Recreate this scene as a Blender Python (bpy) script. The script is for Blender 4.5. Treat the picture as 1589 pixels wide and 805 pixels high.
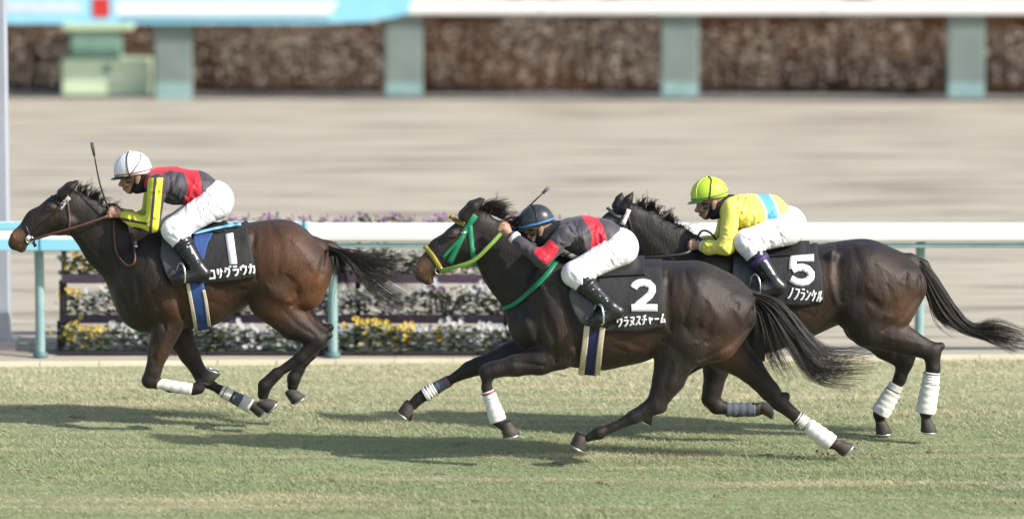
import bpy, math, random
import numpy as np
from mathutils import Vector, noise as mnoise
random.seed(7); rng = np.random.default_rng(7)
for o in list(bpy.data.objects): bpy.data.objects.remove(o)
SC = bpy.context.scene; COL = SC.collection

# ------------------------------------------------------------------ camera
W0, H0, FPX = 1589.0, 805.0, 6750.0          # photograph size, focal length in its pixels
CAM = np.array([0.0, -30.0, 5.208]); PITCH = math.radians(7.30)
cd = bpy.data.cameras.new('camera'); co = bpy.data.objects.new('camera', cd); COL.objects.link(co)
co.location = CAM; co.rotation_euler = (math.pi/2 - PITCH, 0, 0)
cd.sensor_width = 36; cd.lens = 36*FPX/W0; cd.clip_start = 0.5; cd.clip_end = 6000
cd.dof.use_dof = True; cd.dof.focus_distance = 30.55; cd.dof.aperture_fstop = 0.95
SC.camera = co
# ------------------------------------------------------------------ light
SUN_EL, SUN_AZ = math.radians(35), math.radians(-27)     # azimuth from +x towards the camera
sdir = Vector((math.cos(SUN_EL)*math.cos(SUN_AZ), math.cos(SUN_EL)*math.sin(SUN_AZ), math.sin(SUN_EL)))
wd = bpy.data.worlds.new('World'); SC.world = wd; wd.use_nodes = True
wn = wd.node_tree; sky = wn.nodes.new('ShaderNodeTexSky'); sky.sky_type = 'NISHITA'; sky.sun_disc = False
sky.sun_elevation = SUN_EL; sky.sun_rotation = math.atan2(sdir.x, sdir.y); sky.dust_density = 2.0
wn.links.new(sky.outputs[0], wn.nodes['Background'].inputs[0]); wn.nodes['Background'].inputs[1].default_value = 0.15
sl = bpy.data.lights.new('sun', 'SUN'); sl.energy = 4.3; sl.angle = math.radians(0.9); sl.color = (1, .955, .88)
so = bpy.data.objects.new('sun', sl); COL.objects.link(so); so.location = (20, -20, 30)
so.rotation_euler = sdir.to_track_quat('Z', 'Y').to_euler()
SC.view_settings.view_transform = 'Standard'; SC.view_settings.look = 'None'
SC.view_settings.exposure = 0.42; SC.view_settings.gamma = 1

# ------------------------------------------------------------------ pixel -> place
FW = np.array([0, math.cos(PITCH), -math.sin(PITCH)]); UP = np.array([0, math.sin(PITCH), math.cos(PITCH)])
def P(px, py, Y):
    """point on the vertical plane y = Y seen at a photograph pixel"""
    px = np.asarray(px, float); py = np.asarray(py, float); Y = np.asarray(Y, float)
    dx = (px-W0/2)/FPX; dv = -(py-H0/2)/FPX
    dy = FW[1]+UP[1]*dv; dz = FW[2]+UP[2]*dv
    t = (Y-CAM[1])/dy
    return np.stack(np.broadcast_arrays(CAM[0]+t*dx, Y*np.ones_like(t), CAM[2]+t*dz), -1)
def G(px, py, z=0.0):
    """point on the ground seen at a pixel"""
    dx = (px-W0/2)/FPX; dv = -(py-H0/2)/FPX
    dy = FW[1]+UP[1]*dv; dz = FW[2]+UP[2]*dv; t = (z-CAM[2])/dz
    return np.array([t*dx, CAM[1]+t*dy, z])
def pix(v):
    """world points -> photograph pixels"""
    d = v-CAM; f = d@FW; return np.stack([W0/2+FPX*d[:, 0]/f, H0/2-FPX*(d@UP)/f], -1)
def mpp(Y): return (Y-CAM[1])/FPX*1.012

# ------------------------------------------------------------------ materials
MATS = {}
def mat(name, col, rough=.6, col2=None, nscale=8, stretch=(1, 1, 1), bump=0, bscale=60, bstretch=(1, 1, 1), spec=.4,
        metal=0, sheen=0, masks=(), col3=None, n3=1.5, st3=None, trans=0, attr=None, coat=0, bump2=None):
    if name in MATS: return MATS[name]
    m = bpy.data.materials.new(name); m.use_nodes = True; t = m.node_tree; N = t.nodes; L = t.links
    b = N['Principled BSDF']; tc = N.new('ShaderNodeTexCoord')
    def noise(sc, st, detail=5, rough_=.6):
        mp = N.new('ShaderNodeMapping'); mp.inputs['Scale'].default_value = st; L.new(tc.outputs['Object'], mp.inputs['Vector'])
        n = N.new('ShaderNodeTexNoise'); n.inputs['Scale'].default_value = sc; n.inputs['Detail'].default_value = detail
        n.inputs['Roughness'].default_value = rough_; L.new(mp.outputs[0], n.inputs['Vector']); return n.outputs['Fac']
    def ramp(fac, lo, hi):
        r = N.new('ShaderNodeMapRange'); r.inputs['From Min'].default_value = lo; r.inputs['From Max'].default_value = hi
        L.new(fac, r.inputs['Value']); return r.outputs[0]
    def mix(fac, a, c):
        x = N.new('ShaderNodeMix'); x.data_type = 'RGBA'; L.new(fac, x.inputs['Factor'])
        if isinstance(a, tuple): x.inputs['A'].default_value = (*a, 1)
        else: L.new(a, x.inputs['A'])
        if isinstance(c, tuple): x.inputs['B'].default_value = (*c, 1)
        else: L.new(c, x.inputs['B'])
        return x.outputs['Result']
    out = None
    c2 = col2 if col2 else tuple(x*.82 for x in col)
    out = mix(ramp(noise(nscale, stretch), .35, .68), col, c2)
    if col3: out = mix(ramp(noise(n3, st3 or stretch, 4), .5, .66), out, col3)
    for an, c, soft in masks:
        a = N.new('ShaderNodeAttribute'); a.attribute_name = an
        out = mix(ramp(a.outputs['Fac'], -soft, soft), out, c)
    if attr:
        a = N.new('ShaderNodeAttribute'); a.attribute_name = attr[0]
        out = mix(ramp(a.outputs['Fac'], 0, 1), out, attr[1])
    L.new(out, b.inputs['Base Color'])
    rr = N.new('ShaderNodeMapRange'); L.new(noise(nscale*2.3, stretch), rr.inputs['Value'])
    rr.inputs['To Min'].default_value = max(.02, rough-.08); rr.inputs['To Max'].default_value = min(1, rough+.08)
    L.new(rr.outputs[0], b.inputs['Roughness'])
    b.inputs['Specular IOR Level'].default_value = spec; b.inputs['Metallic'].default_value = metal
    if sheen: b.inputs['Sheen Weight'].default_value = sheen; b.inputs['Sheen Roughness'].default_value = .4
    if coat: b.inputs['Coat Weight'].default_value = coat; b.inputs['Coat Roughness'].default_value = .15
    if trans:
        b.inputs['Subsurface Weight'].default_value = trans; b.inputs['Subsurface Radius'].default_value = (.02, .012, .008)
        b.inputs['Subsurface Scale'].default_value = .4
    if bump:
        bp = N.new('ShaderNodeBump'); bp.inputs['Strength'].default_value = 1; bp.inputs['Distance'].default_value = bump
        L.new(noise(bscale, bstretch, 4), bp.inputs['Height']); L.new(bp.outputs[0], b.inputs['Normal'])
        if bump2:
            b2 = N.new('ShaderNodeBump'); b2.inputs['Strength'].default_value = 1; b2.inputs['Distance'].default_value = bump2[0]
            L.new(noise(bump2[1], bump2[2], 3, .5), b2.inputs['Height']); L.new(b2.outputs[0], bp.inputs['Normal'])
    MATS[name] = m; return m

# ------------------------------------------------------------------ mesh helpers
def mesh(name, v, f, m, parent=None, smooth=True, attrs=None, origin=None):
    """one mesh object; vertices in world coordinates"""
    v = np.asarray(v, float)
    if parent is not None: off = WLOC[parent.name]
    else: off = np.zeros(3) if origin is None else np.asarray(origin, float)
    me = bpy.data.meshes.new(name)
    if isinstance(f, np.ndarray):
        n = f.shape[1]; me.vertices.add(len(v)); me.vertices.foreach_set('co', (v-off).astype(np.float32).ravel())
        me.loops.add(f.size); me.loops.foreach_set('vertex_index', f.astype(np.int32).ravel())
        me.polygons.add(len(f)); me.polygons.foreach_set('loop_start', np.arange(0, f.size, n, dtype=np.int32))
        me.update(calc_edges=True)
    else:
        me.from_pydata((v-off).tolist(), [], f); me.update()
    if smooth: me.polygons.foreach_set('use_smooth', np.ones(len(me.polygons), bool))
    for k, a in (attrs or {}).items():
        at = me.attributes.new(k, 'FLOAT', 'POINT'); at.data.foreach_set('value', np.asarray(a, np.float32))
    if m is not None: me.materials.append(m)
    o = bpy.data.objects.new(name, me); COL.objects.link(o)
    if parent is not None: o.parent = parent
    else: o.location = off
    WLOC[o.name] = off; return o
WLOC = {}
def thing(name, loc, label, cat, group=None):
    o = bpy.data.objects.new(name, None); COL.objects.link(o); o.location = loc; o.empty_display_size = .2
    WLOC[o.name] = np.asarray(loc, float); tag(o, label, cat, group); return o
def tag(o, label=None, cat=None, group=None, kind=None):
    if label: o['label'] = label
    if cat: o['category'] = cat
    if group: o['group'] = group
    if kind: o['kind'] = kind
    return o
class MB:
    def __init__(s): s.v = []; s.f = []
    def add(s, v, f):
        n = len(s.v); s.v += [tuple(map(float, q)) for q in v]; s.f += [tuple(int(i)+n for i in q) for q in f]
    def box(s, a, b, bev=0):
        x0, y0, z0 = a; x1, y1, z1 = b
        if bev <= 0:
            s.add([(x0, y0, z0), (x1, y0, z0), (x1, y1, z0), (x0, y1, z0), (x0, y0, z1), (x1, y0, z1), (x1, y1, z1), (x0, y1, z1)],
                  [(0, 3, 2, 1), (4, 5, 6, 7), (0, 1, 5, 4), (1, 2, 6, 5), (2, 3, 7, 6), (3, 0, 4, 7)]); return
        pr = [(x0+bev, y0), (x1-bev, y0), (x1, y0+bev), (x1, y1-bev), (x1-bev, y1), (x0+bev, y1), (x0, y1-bev), (x0, y0+bev)]
        cx, cy = (x0+x1)/2, (y0+y1)/2; L = []
        for z, k in ((z0, 1), (z0+bev, 0), (z1-bev, 0), (z1, 1)):
            for x, y in pr: L.append((x-(bev*.7*np.sign(x-cx) if k else 0), y-(bev*.7*np.sign(y-cy) if k else 0), z))
        F = [tuple(range(7, -1, -1)), tuple(range(24, 32))]
        for r in range(3):
            for i in range(8): j = (i+1) % 8; F.append((r*8+i, r*8+j, r*8+8+j, r*8+8+i))
        s.add(L, F)
    def tube(s, pts, rad, n=8, cap=True, flat=None):
        """swept tube through points; rad scalar or list; flat=(wide, thin) gives an oval section"""
        p = np.asarray(pts, float); k = len(p); r = np.broadcast_to(np.asarray(rad, float), (k,))
        T = np.gradient(p, axis=0); T /= np.linalg.norm(T, axis=1)[:, None]+1e-9
        ref = np.array([0, 1, 0.]) if abs(T[0][1]) < .8 else np.array([1, 0, 0.])
        V = []
        for i in range(k):
            u = np.cross(ref, T[i]); u /= np.linalg.norm(u)+1e-9; w = np.cross(T[i], u)
            a, b = (1, 1) if flat is None else flat
            for j in range(n):
                t = 2*math.pi*j/n; V.append(p[i]+r[i]*(a*math.cos(t)*u+b*math.sin(t)*w))
        F = [(i*n+j, i*n+(j+1) % n, (i+1)*n+(j+1) % n, (i+1)*n+j) for i in range(k-1) for j in range(n)]
        if cap: F += [tuple(range(n-1, -1, -1)), tuple(range((k-1)*n, k*n))]
        s.add(V, F)
    def ball(s, c, r, n=10, mtx=None):
        V = []; F = []; r = np.broadcast_to(np.asarray(r, float), (3,))
        for i in range(n+1):
            a = math.pi*i/n
            for j in range(2*n):
                b = math.pi*j/n; V.append(np.array([math.sin(a)*math.cos(b), math.sin(a)*math.sin(b), math.cos(a)])*r)
        V = np.array(V)
        if mtx is not None: V = V@np.asarray(mtx).T
        for i in range(n):
            for j in range(2*n): k = (j+1) % (2*n); F.append((i*2*n+j, (i+1)*2*n+j, (i+1)*2*n+k, i*2*n+k))
        s.add(V+np.asarray(c), F)
    def build(s, name, m, parent=None, smooth=False, origin=None, attrs=None):
        return mesh(name, s.v, s.f, m, parent, smooth, attrs, origin)
def spline(pts, n):
    """Catmull-Rom through points, n samples"""
    p = np.asarray(pts, float)
    if len(p) == 2: return p[0]+(p[1]-p[0])*np.linspace(0, 1, n)[:, None]
    q = np.vstack([2*p[0]-p[1], p, 2*p[-1]-p[-2]]); t = np.linspace(0, len(p)-1-1e-6, n); i = t.astype(int); u = (t-i)[:, None]
    a, b, c, d = q[i], q[i+1], q[i+2], q[i+3]
    return .5*(2*b+(c-a)*u+(2*a-5*b+4*c-d)*u**2+(3*b-a-3*c+d)*u**3)

# ------------------------------------------------------------------ smooth solid bodies (signed distance field -> one continuous mesh)
class Field:
    def __init__(s, lo, hi, h):
        s.lo = np.asarray(lo, float); s.h = h; s.n = np.ceil((np.asarray(hi)-s.lo)/h).astype(int)+1
        s.D = np.full(s.n, .5, np.float32); s.ax = [s.lo[i]+h*np.arange(s.n[i]) for i in range(3)]
    def seg(s, a, b, ra, rb, ya=1, yb=1, k=.03, sub=False):
        a = np.asarray(a, float); b = np.asarray(b, float); R = max(ra*max(1, ya), rb*max(1, yb))+k+3*s.h
        i0 = np.clip(((np.minimum(a, b)-R-s.lo)/s.h).astype(int), 0, s.n-1); i1 = np.clip(((np.maximum(a, b)+R-s.lo)/s.h).astype(int)+2, 1, s.n)
        X = s.ax[0][i0[0]:i1[0], None, None]-a[0]; Y = s.ax[1][None, i0[1]:i1[1], None]-a[1]; Z = s.ax[2][None, None, i0[2]:i1[2]]-a[2]
        if 0 in (X.size, Y.size, Z.size): return
        d = b-a; ym = (ya+yb)/2; den = d[0]**2+(d[1]/ym)**2+d[2]**2+1e-12
        t = np.clip((X*d[0]+Y*(d[1]/ym**2)+Z*d[2])/den, 0, 1)
        ys = ya+t*(yb-ya)
        q = np.sqrt((X-t*d[0])**2+((Y-t*d[1])/ys)**2+(Z-t*d[2])**2)-(ra+t*(rb-ra))
        S = s.D[i0[0]:i1[0], i0[1]:i1[1], i0[2]:i1[2]]
        if sub:
            hh = np.clip(.5-.5*(S+q)/k, 0, 1); S[...] = S+(-q-S)*hh+k*hh*(1-hh)
        else:
            hh = np.clip(.5+.5*(S-q)/k, 0, 1); S[...] = S+(q-S)*hh-k*hh*(1-hh)
    def relief(s, pts, amp, w):
        """raise (+) or groove (-) the surface along a polyline in the x-z plane"""
        p = np.asarray(pts, float)[:, [0, 2]]
        i0 = np.clip(((p.min(0)-3*w-s.lo[[0, 2]])/s.h).astype(int), 0, None); i1 = ((p.max(0)+3*w-s.lo[[0, 2]])/s.h).astype(int)+2
        X = s.ax[0][i0[0]:i1[0], None]; Z = s.ax[2][None, i0[1]:i1[1]]
        if 0 in (X.size, Z.size): return
        best = np.full((X.shape[0], Z.shape[1]), 9., np.float32)
        nseg = len(p)-1
        for i in range(nseg):
            d = p[i+1]-p[i]; t = np.clip(((X-p[i][0])*d[0]+(Z-p[i][1])*d[1])/(d@d+1e-9), 0, 1)
            u = (i+t)/nseg; taper = 1/np.maximum(.15, np.minimum(1, np.minimum(u, 1-u)*4))
            best = np.minimum(best, np.hypot(X-p[i][0]-t*d[0], Z-p[i][1]-t*d[1])*taper**.5)
        s.D[i0[0]:i1[0], :, i0[1]:i1[1]] -= (amp*np.exp(-(best/w)**2))[:, None, :]
    def extract(s):
        D = s.D; D[0] = D[-1] = .5; D[:, 0] = D[:, -1] = .5; D[:, :, 0] = D[:, :, -1] = .5
        I = D < 0; nx, ny, nz = (q-1 for q in I.shape); J = I.astype(np.int8)
        c = sum(J[a:a+nx, b:b+ny, e:e+nz] for a in (0, 1) for b in (0, 1) for e in (0, 1))
        act = (c > 0) & (c < 8); ii = np.argwhere(act); idx = np.full(act.shape, -1, np.int32); idx[act] = np.arange(len(ii))
        acc = np.zeros((len(ii), 3)); cnt = np.zeros(len(ii))
        cor = [(a, b, e) for a in (0, 1) for b in (0, 1) for e in (0, 1)]
        for A in cor:
            for B in cor:
                if sum(np.subtract(B, A)) == 1 and sum(abs(np.subtract(B, A))) == 1:
                    va = D[ii[:, 0]+A[0], ii[:, 1]+A[1], ii[:, 2]+A[2]]; vb = D[ii[:, 0]+B[0], ii[:, 1]+B[1], ii[:, 2]+B[2]]
                    m = (va < 0) != (vb < 0); t = np.where(m, va/np.where(m, va-vb, 1), 0)
                    acc[m] += (np.array(A)+np.outer(t, np.subtract(B, A)))[m]; cnt[m] += 1
        V = (ii+acc/cnt[:, None])*s.h+s.lo; Q = []
        for ax in range(3):
            u, w = (ax+1) % 3, (ax+2) % 3
            A = np.take(I, range(I.shape[ax]-1), ax); B = np.take(I, range(1, I.shape[ax]), ax)
            e = np.argwhere(A != B); e = e[(e[:, u] > 0) & (e[:, w] > 0)]
            def cell(du, dw):
                q = e.copy(); q[:, u] += du; q[:, w] += dw; return idx[q[:, 0], q[:, 1], q[:, 2]]
            q = np.stack([cell(-1, -1), cell(0, -1), cell(0, 0), cell(-1, 0)], 1)
            ins = A[e[:, 0], e[:, 1], e[:, 2]]; q[~ins] = q[~ins][:, ::-1]; Q.append(q)
        return V, np.vstack(Q)
    def near(s, blur=0):
        """depth of the camera-side surface for every (x, z) column"""
        I = s.D < 0; hit = I.any(1); j = np.clip(I.argmax(1), 1, None); X, Z = np.indices(hit.shape)
        d0 = s.D[X, j-1, Z]; d1 = s.D[X, j, Z]; t = d0/np.where(abs(d0-d1) < 1e-6, 1, d0-d1)
        Hm = np.where(hit, s.lo[1]+s.h*(j-1+np.clip(t, 0, 1)), np.nan); s.hit = hit
        for _ in range(14):
            nb = np.stack([np.roll(Hm, q, a) for a in (0, 1) for q in (1, -1)]); bad = np.isnan(Hm)
            with np.errstate(all='ignore'):
                import warnings; warnings.simplefilter('ignore'); mm = np.nanmean(nb, 0)
            Hm = np.where(bad, mm, Hm)
        Hm = np.where(np.isnan(Hm), np.nanmax(Hm), Hm)
        for _ in range(blur):
            Hm = (Hm*2+np.roll(Hm, 1, 0)+np.roll(Hm, -1, 0)+np.roll(Hm, 1, 1)+np.roll(Hm, -1, 1))/6
        return Hm
    def sample(s, Hm, x, z):
        u = np.clip((np.asarray(x)-s.lo[0])/s.h, 0, Hm.shape[0]-1.01); w = np.clip((np.asarray(z)-s.lo[2])/s.h, 0, Hm.shape[1]-1.01)
        i = u.astype(int); j = w.astype(int); a = u-i; b = w-j
        return Hm[i, j]*(1-a)*(1-b)+Hm[i+1, j]*a*(1-b)+Hm[i, j+1]*(1-a)*b+Hm[i+1, j+1]*a*b
class Body:
    """a field laid out in photograph pixels on the plane y = Yc"""
    def __init__(s, Yc, box, h, half=.55):
        s.Y = Yc; s.m = mpp(Yc); a = P(box[0], box[3], Yc); b = P(box[2], box[1], Yc)
        s.F = Field((a[0], Yc-half, a[2]-.02), (b[0], Yc+half, b[2]+.02), h); s.Hc = {}
    def chain(s, nodes, k=.04, grow=0, mirror=False, sub=False):
        q = []
        for nd in nodes:
            px, py, r = nd[:3]; lat = nd[3] if len(nd) > 3 else 0; ys = nd[4] if len(nd) > 4 else 1
            q.append((P(px, py, s.Y+lat), r*s.m+grow, ys))
        if len(q) == 1: q = q*2
        for (a, ra, ya), (b, rb, yb) in zip(q, q[1:]):
            s.F.seg(a, b, ra, rb, ya, yb, k, sub)
            if mirror:
                s.F.seg((a[0], 2*s.Y-a[1], a[2]), (b[0], 2*s.Y-b[1], b[2]), ra, rb, ya, yb, k, sub)
    def relief(s, pts, amp, wpx): s.F.relief([P(x, y, s.Y-.2) for x, y in pts], amp, wpx*s.m)
    def surf(s, px, py, off=0, blur=0):
        if blur not in s.Hc: s.Hc[blur] = s.F.near(blur)
        Y = np.full(np.shape(px), s.Y-.15)
        for _ in range(5):
            q = P(px, py, Y); Y = s.F.sample(s.Hc[blur], q[..., 0], q[..., 2])
        return P(px, py, Y-off)
    def top(s, px):
        """pixel row of the top of the body at a column"""
        if 0 not in s.Hc: s.Hc[0] = s.F.near(0)
        i = np.clip(((P(px, 400, s.Y)[..., 0]-s.F.lo[0])/s.F.h).astype(int), 0, s.F.n[0]-1)
        hz = s.F.hit[i]; k = s.F.n[2]-1-np.argmax(hz[..., ::-1], -1); z = s.F.lo[2]+k*s.F.h
        return pix(np.stack([P(px, 400, s.Y)[..., 0], np.full_like(z, s.Y), z], -1))[:, 1]
def polydist(p, pts):
    """pixel distance to a polyline"""
    best = np.full(len(p), 1e9)
    for a, b in zip(pts, pts[1:]):
        a = np.array(a, float); d = np.array(b, float)-a; t = np.clip((p-a)@d/(d@d+1e-9), 0, 1); best = np.minimum(best, np.linalg.norm(p-a-t[:, None]*d, axis=1))
    return best
def polyside(p, poly):
    """signed pixel distance to a polygon, positive inside"""
    d = polydist(p, list(poly)+[poly[0]]); ins = np.zeros(len(p), bool); n = len(poly)
    for i in range(n):
        (x0, y0), (x1, y1) = poly[i], poly[(i+1) % n]
        c = ((y0 > p[:, 1]) != (y1 > p[:, 1])); ins ^= c & (p[:, 0] < (x1-x0)*(p[:, 1]-y0)/((y1-y0) or 1e-9)+x0)
    return np.where(ins, d, -d)
def ribbon(B, pts, w, name, m, parent, off=.006, thick=.005, n=None, mirror=False, across=3, blur=0, mb=None, lift=None):
    """a strap lying on the near side of a body along a pixel polyline"""
    L = np.linalg.norm(np.diff(np.asarray(pts, float), axis=0), axis=1).sum(); n = n or max(4, int(L/4)); c = spline(pts, n)
    T = np.gradient(c, axis=0); T /= np.linalg.norm(T, axis=1)[:, None]; nr = np.stack([-T[:, 1], T[:, 0]], 1)
    ww = np.interp(np.linspace(0, 1, n), np.linspace(0, 1, len(np.atleast_1d(w))), np.atleast_1d(w)) if np.ndim(w) else np.full(n, w)
    own = mb is None; mb = mb or MB(); s = np.linspace(-.5, .5, across)
    q = c[:, None, :]+nr[:, None, :]*(ww[:, None, None]*s[None, :, None])
    top = B.surf(q[..., 0], q[..., 1], off+thick, blur); bot = B.surf(q[..., 0], q[..., 1], off-.004, blur)
    V = np.concatenate([top.reshape(-1, 3), bot.reshape(-1, 3)]); k = n*across; F = []
    for i in range(n-1):
        for j in range(across-1):
            a, b, d, e = i*across+j, i*across+j+1, (i+1)*across+j+1, (i+1)*across+j; F += [(a, e, d, b), (a+k, b+k, d+k, e+k)]
        a, e = i*across, (i+1)*across; F.append((a, a+k, e+k, e)); b = i*across+across-1; d = b+across; F.append((b, d, d+k, b+k))
    r = list(range(across)); F.append(tuple(r+[x+k for x in r[::-1]])); r = [x+(n-1)*across for x in r]; F.append(tuple(r[::-1]+[x+k for x in r]))
    mb.add(V, F)
    if mirror: V2 = V.copy(); V2[:, 1] = 2*B.Y-V2[:, 1]; mesh(name, V2, [f[::-1] for f in F], m, parent)
    if own: return mb.build(name, m, parent, True)
def sheet(B, rows, name, m, parent, off=.012, thick=.006, nu=22, nv=18, mirror=False, blur=3, wrap=False, origin=None, ripple=0):
    """a cloth on the near side between pixel polylines (rows: top ... bottom)"""
    R = [spline(r, nu) for r in rows]; R = np.array(R)
    v = np.linspace(0, len(R)-1-1e-6, nv); i = v.astype(int); u = (v-i)[:, None, None]; q = R[i]*(1-u)+R[np.minimum(i+1, len(R)-1)]*u
    if wrap:
        tp = B.top(q[0, :, 0])+1.2; q[0, :, 1] = tp; q[:, :, 1] = np.maximum(q[:, :, 1], tp[None]+np.arange(nv)[:, None]*.5)
    base = B.surf(q[..., 0], q[..., 1], 0, blur)
    if wrap: base[0] = P(q[0, :, 0], q[0, :, 1]-1.5, B.Y)
    rp = ripple*np.sin(np.linspace(0, 9, nu)[None, :]+np.linspace(0, 2, nv)[:, None]*1.5)*np.linspace(0, 1, nv)[:, None]
    A = base.copy(); A[..., 1] -= off+thick+rp; C = base.copy(); C[..., 1] -= off+rp
    if wrap: A[0] = base[0]+(0, 0, off+thick); C[0] = base[0]+(0, 0, off)
    k = nu*nv; V = np.concatenate([A.reshape(-1, 3), C.reshape(-1, 3)]); F = []
    for i in range(nv-1):
        for j in range(nu-1):
            a = i*nu+j; b, d, e = a+1, a+nu+1, a+nu; F += [(a, e, d, b), (a+k, b+k, d+k, e+k)]
    for j in range(nu-1):
        a = (nv-1)*nu+j; F.append((a, a+k, a+k+1, a+1))
        if not wrap: F.append((j, j+1, j+1+k, j+k))
    for i in range(nv-1):
        a = i*nu; F.append((a, a+k, a+nu+k, a+nu)); a += nu-1; F.append((a, a+nu, a+nu+k, a+k))
    V2 = V.copy(); V2[:, 1] = 2*B.Y-V2[:, 1]
    if mirror and wrap:                                  # one cloth over the back: both sides share the spine row
        idx = np.arange(2*k)+2*k; sp = np.r_[np.arange(nu), np.arange(nu)+k]; idx[sp] = sp; keep = np.ones(2*k, bool); keep[sp] = False
        new = idx.copy(); new[keep] = 2*k+np.arange(keep.sum()); F2 = [tuple(int(new[i]) for i in f[::-1]) for f in F]
        return mesh(name, np.vstack([V, V2[keep]]), F+F2, m, parent, True, None, origin)
    if mirror: mesh(name, V2, [f[::-1] for f in F], m, parent, True, None, origin)
    return mesh(name, V, F, m, parent, True, None, origin)
def hair(name, guides, n, rad, Yc, m, parent, lat=.05, spread=.1, seed=1, segs=14, jit=5, root=None, cut=.35, wave=1.0):
    """strands running between pixel guide curves (drawn in order), with their own sideways spread"""
    r = np.random.default_rng(seed); Gd = [spline(g, segs) for g in guides]; V = []; F = []; mm = mpp(Yc)
    lock = 7; tt = np.linspace(0, 1, segs)
    for s in range(n):
        if s % lock == 0:
            w0 = r.uniform(0, len(Gd)-1-1e-6); ln0 = 1-cut*r.random()**1.5; ph = r.uniform(0, 6.3, 2); a0 = r.normal(0, jit, 2); l0 = r.normal(0, lat); l1 = r.normal(0, spread)
        w = np.clip(w0+r.normal(0, .06), 0, len(Gd)-1-1e-6); i = int(w); u = w-i; c = Gd[i]*(1-u)+Gd[i+1]*u
        ln = ln0*(1-.22*r.random()**2); t = tt*ln; x = np.interp(t, tt, c[:, 0]); y = np.interp(t, tt, c[:, 1]); a = a0+r.normal(0, jit*.28, 2)
        x = x+a[0]*t**1.5+wave*np.sin(t*7+ph[0])*t*2.2+r.normal(0, .5); y = y+a[1]*t**1.5+wave*np.sin(t*6+ph[1])*t*3.2+r.normal(0, .5)
        Y = Yc+l0*.5+(l0+l1+r.normal(0, spread*.25))*t
        p = P(x, y, Y); rr = rad*(1-.75*np.linspace(0, 1, segs))*r.uniform(.6, 1.3)
        T = np.gradient(p, axis=0); T /= np.linalg.norm(T, axis=1)[:, None]+1e-9
        n1 = np.cross(T, (0, 1, 0)); n1 /= np.linalg.norm(n1, axis=1)[:, None]+1e-9; n2 = np.cross(T, n1); b = len(V)*3*segs
        V.append(np.stack([p+rr[:, None]*(math.cos(q)*n1+math.sin(q)*n2) for q in (0, 2.1, 4.2)], 1).reshape(-1, 3))
        for k in range(segs-1):
            for j in range(3): F.append((b+k*3+j, b+k*3+(j+1) % 3, b+k*3+3+(j+1) % 3, b+k*3+3+j))
    return mesh(name, np.vstack(V), np.array(F), m, parent, True)

# ================================================================== THE SETTING
M_SAND = mat('harrowed_sand', (.49, .44, .35), .95, (.37, .33, .26), 1.5, (.36, 4.2, 1), .05, 2.4, (.5, 3.6, 1), .1, col3=(.20, .175, .135), n3=.9, st3=(.40, 4.2, 1))
M_FARG = mat('far_earth', (.46, .39, .30), .95, (.38, .32, .24), .8, (.2, 1, 1), spec=.1)
M_TURFG = mat('turf_soil', (.29, .32, .17), .95, (.19, .235, .115), .8, (.35, 3.6, 1), .012, 30, spec=.1, col3=(.40, .35, .22), n3=.75, st3=(.3, 4.2, 1))
def plane(name, pts, z, m):
    o = mesh(name, [(x, y, z) for x, y in pts], [tuple(range(len(pts)))], m, smooth=False); o['kind'] = 'structure'; return o
eL, eR = G(-600, 573.5), G(2200, 553.5)                                          # the far edge of the turf
def edge_y(x): return eL[1]+(eR[1]-eL[1])*(x-eL[0])/(eR[0]-eL[0])
bL, bR = G(-600, 149), G(2200, 159)
def back_y(x): return bL[1]+(bR[1]-bL[1])*(x-bL[0])/(bR[0]-bL[0])
plane('ground', [(-2500, -200), (2500, -200), (2500, 4000), (-2500, 4000)], -.03, M_FARG)
plane('dirt_track', [(-60, edge_y(-60)-.3), (60, edge_y(60)-.3), (60, back_y(60)), (-60, back_y(-60))], -.012, M_SAND)
plane('turf', [(-60, -70), (60, -70), (60, edge_y(60)), (-60, edge_y(-60))], 0, M_TURFG)
# pale edging board along the turf
M_EDGE = mat('pale_edging', (.72, .66, .50), .8, (.6, .54, .4), 3, (.3, 1, 1))
mb = MB(); n = 60; xs = np.linspace(-14, 14, n+1)
for a, b in zip(xs, xs[1:]):
    y0, y1 = edge_y(a), edge_y(b); g = .006
    mb.add([(a+g, y0+.01, -.01), (b-g, y1+.01, -.01), (b-g, y1+.07, -.01), (a+g, y0+.07, -.01), (a+g, y0+.015, .035), (b-g, y1+.015, .035), (b-g, y1+.065, .035), (a+g, y0+.065, .035)],
           [(0, 3, 2, 1), (4, 5, 6, 7), (0, 1, 5, 4), (1, 2, 6, 5), (2, 3, 7, 6), (3, 0, 4, 7)])
o = mb.build('edging_strip', M_EDGE); o['kind'] = 'structure'
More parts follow.
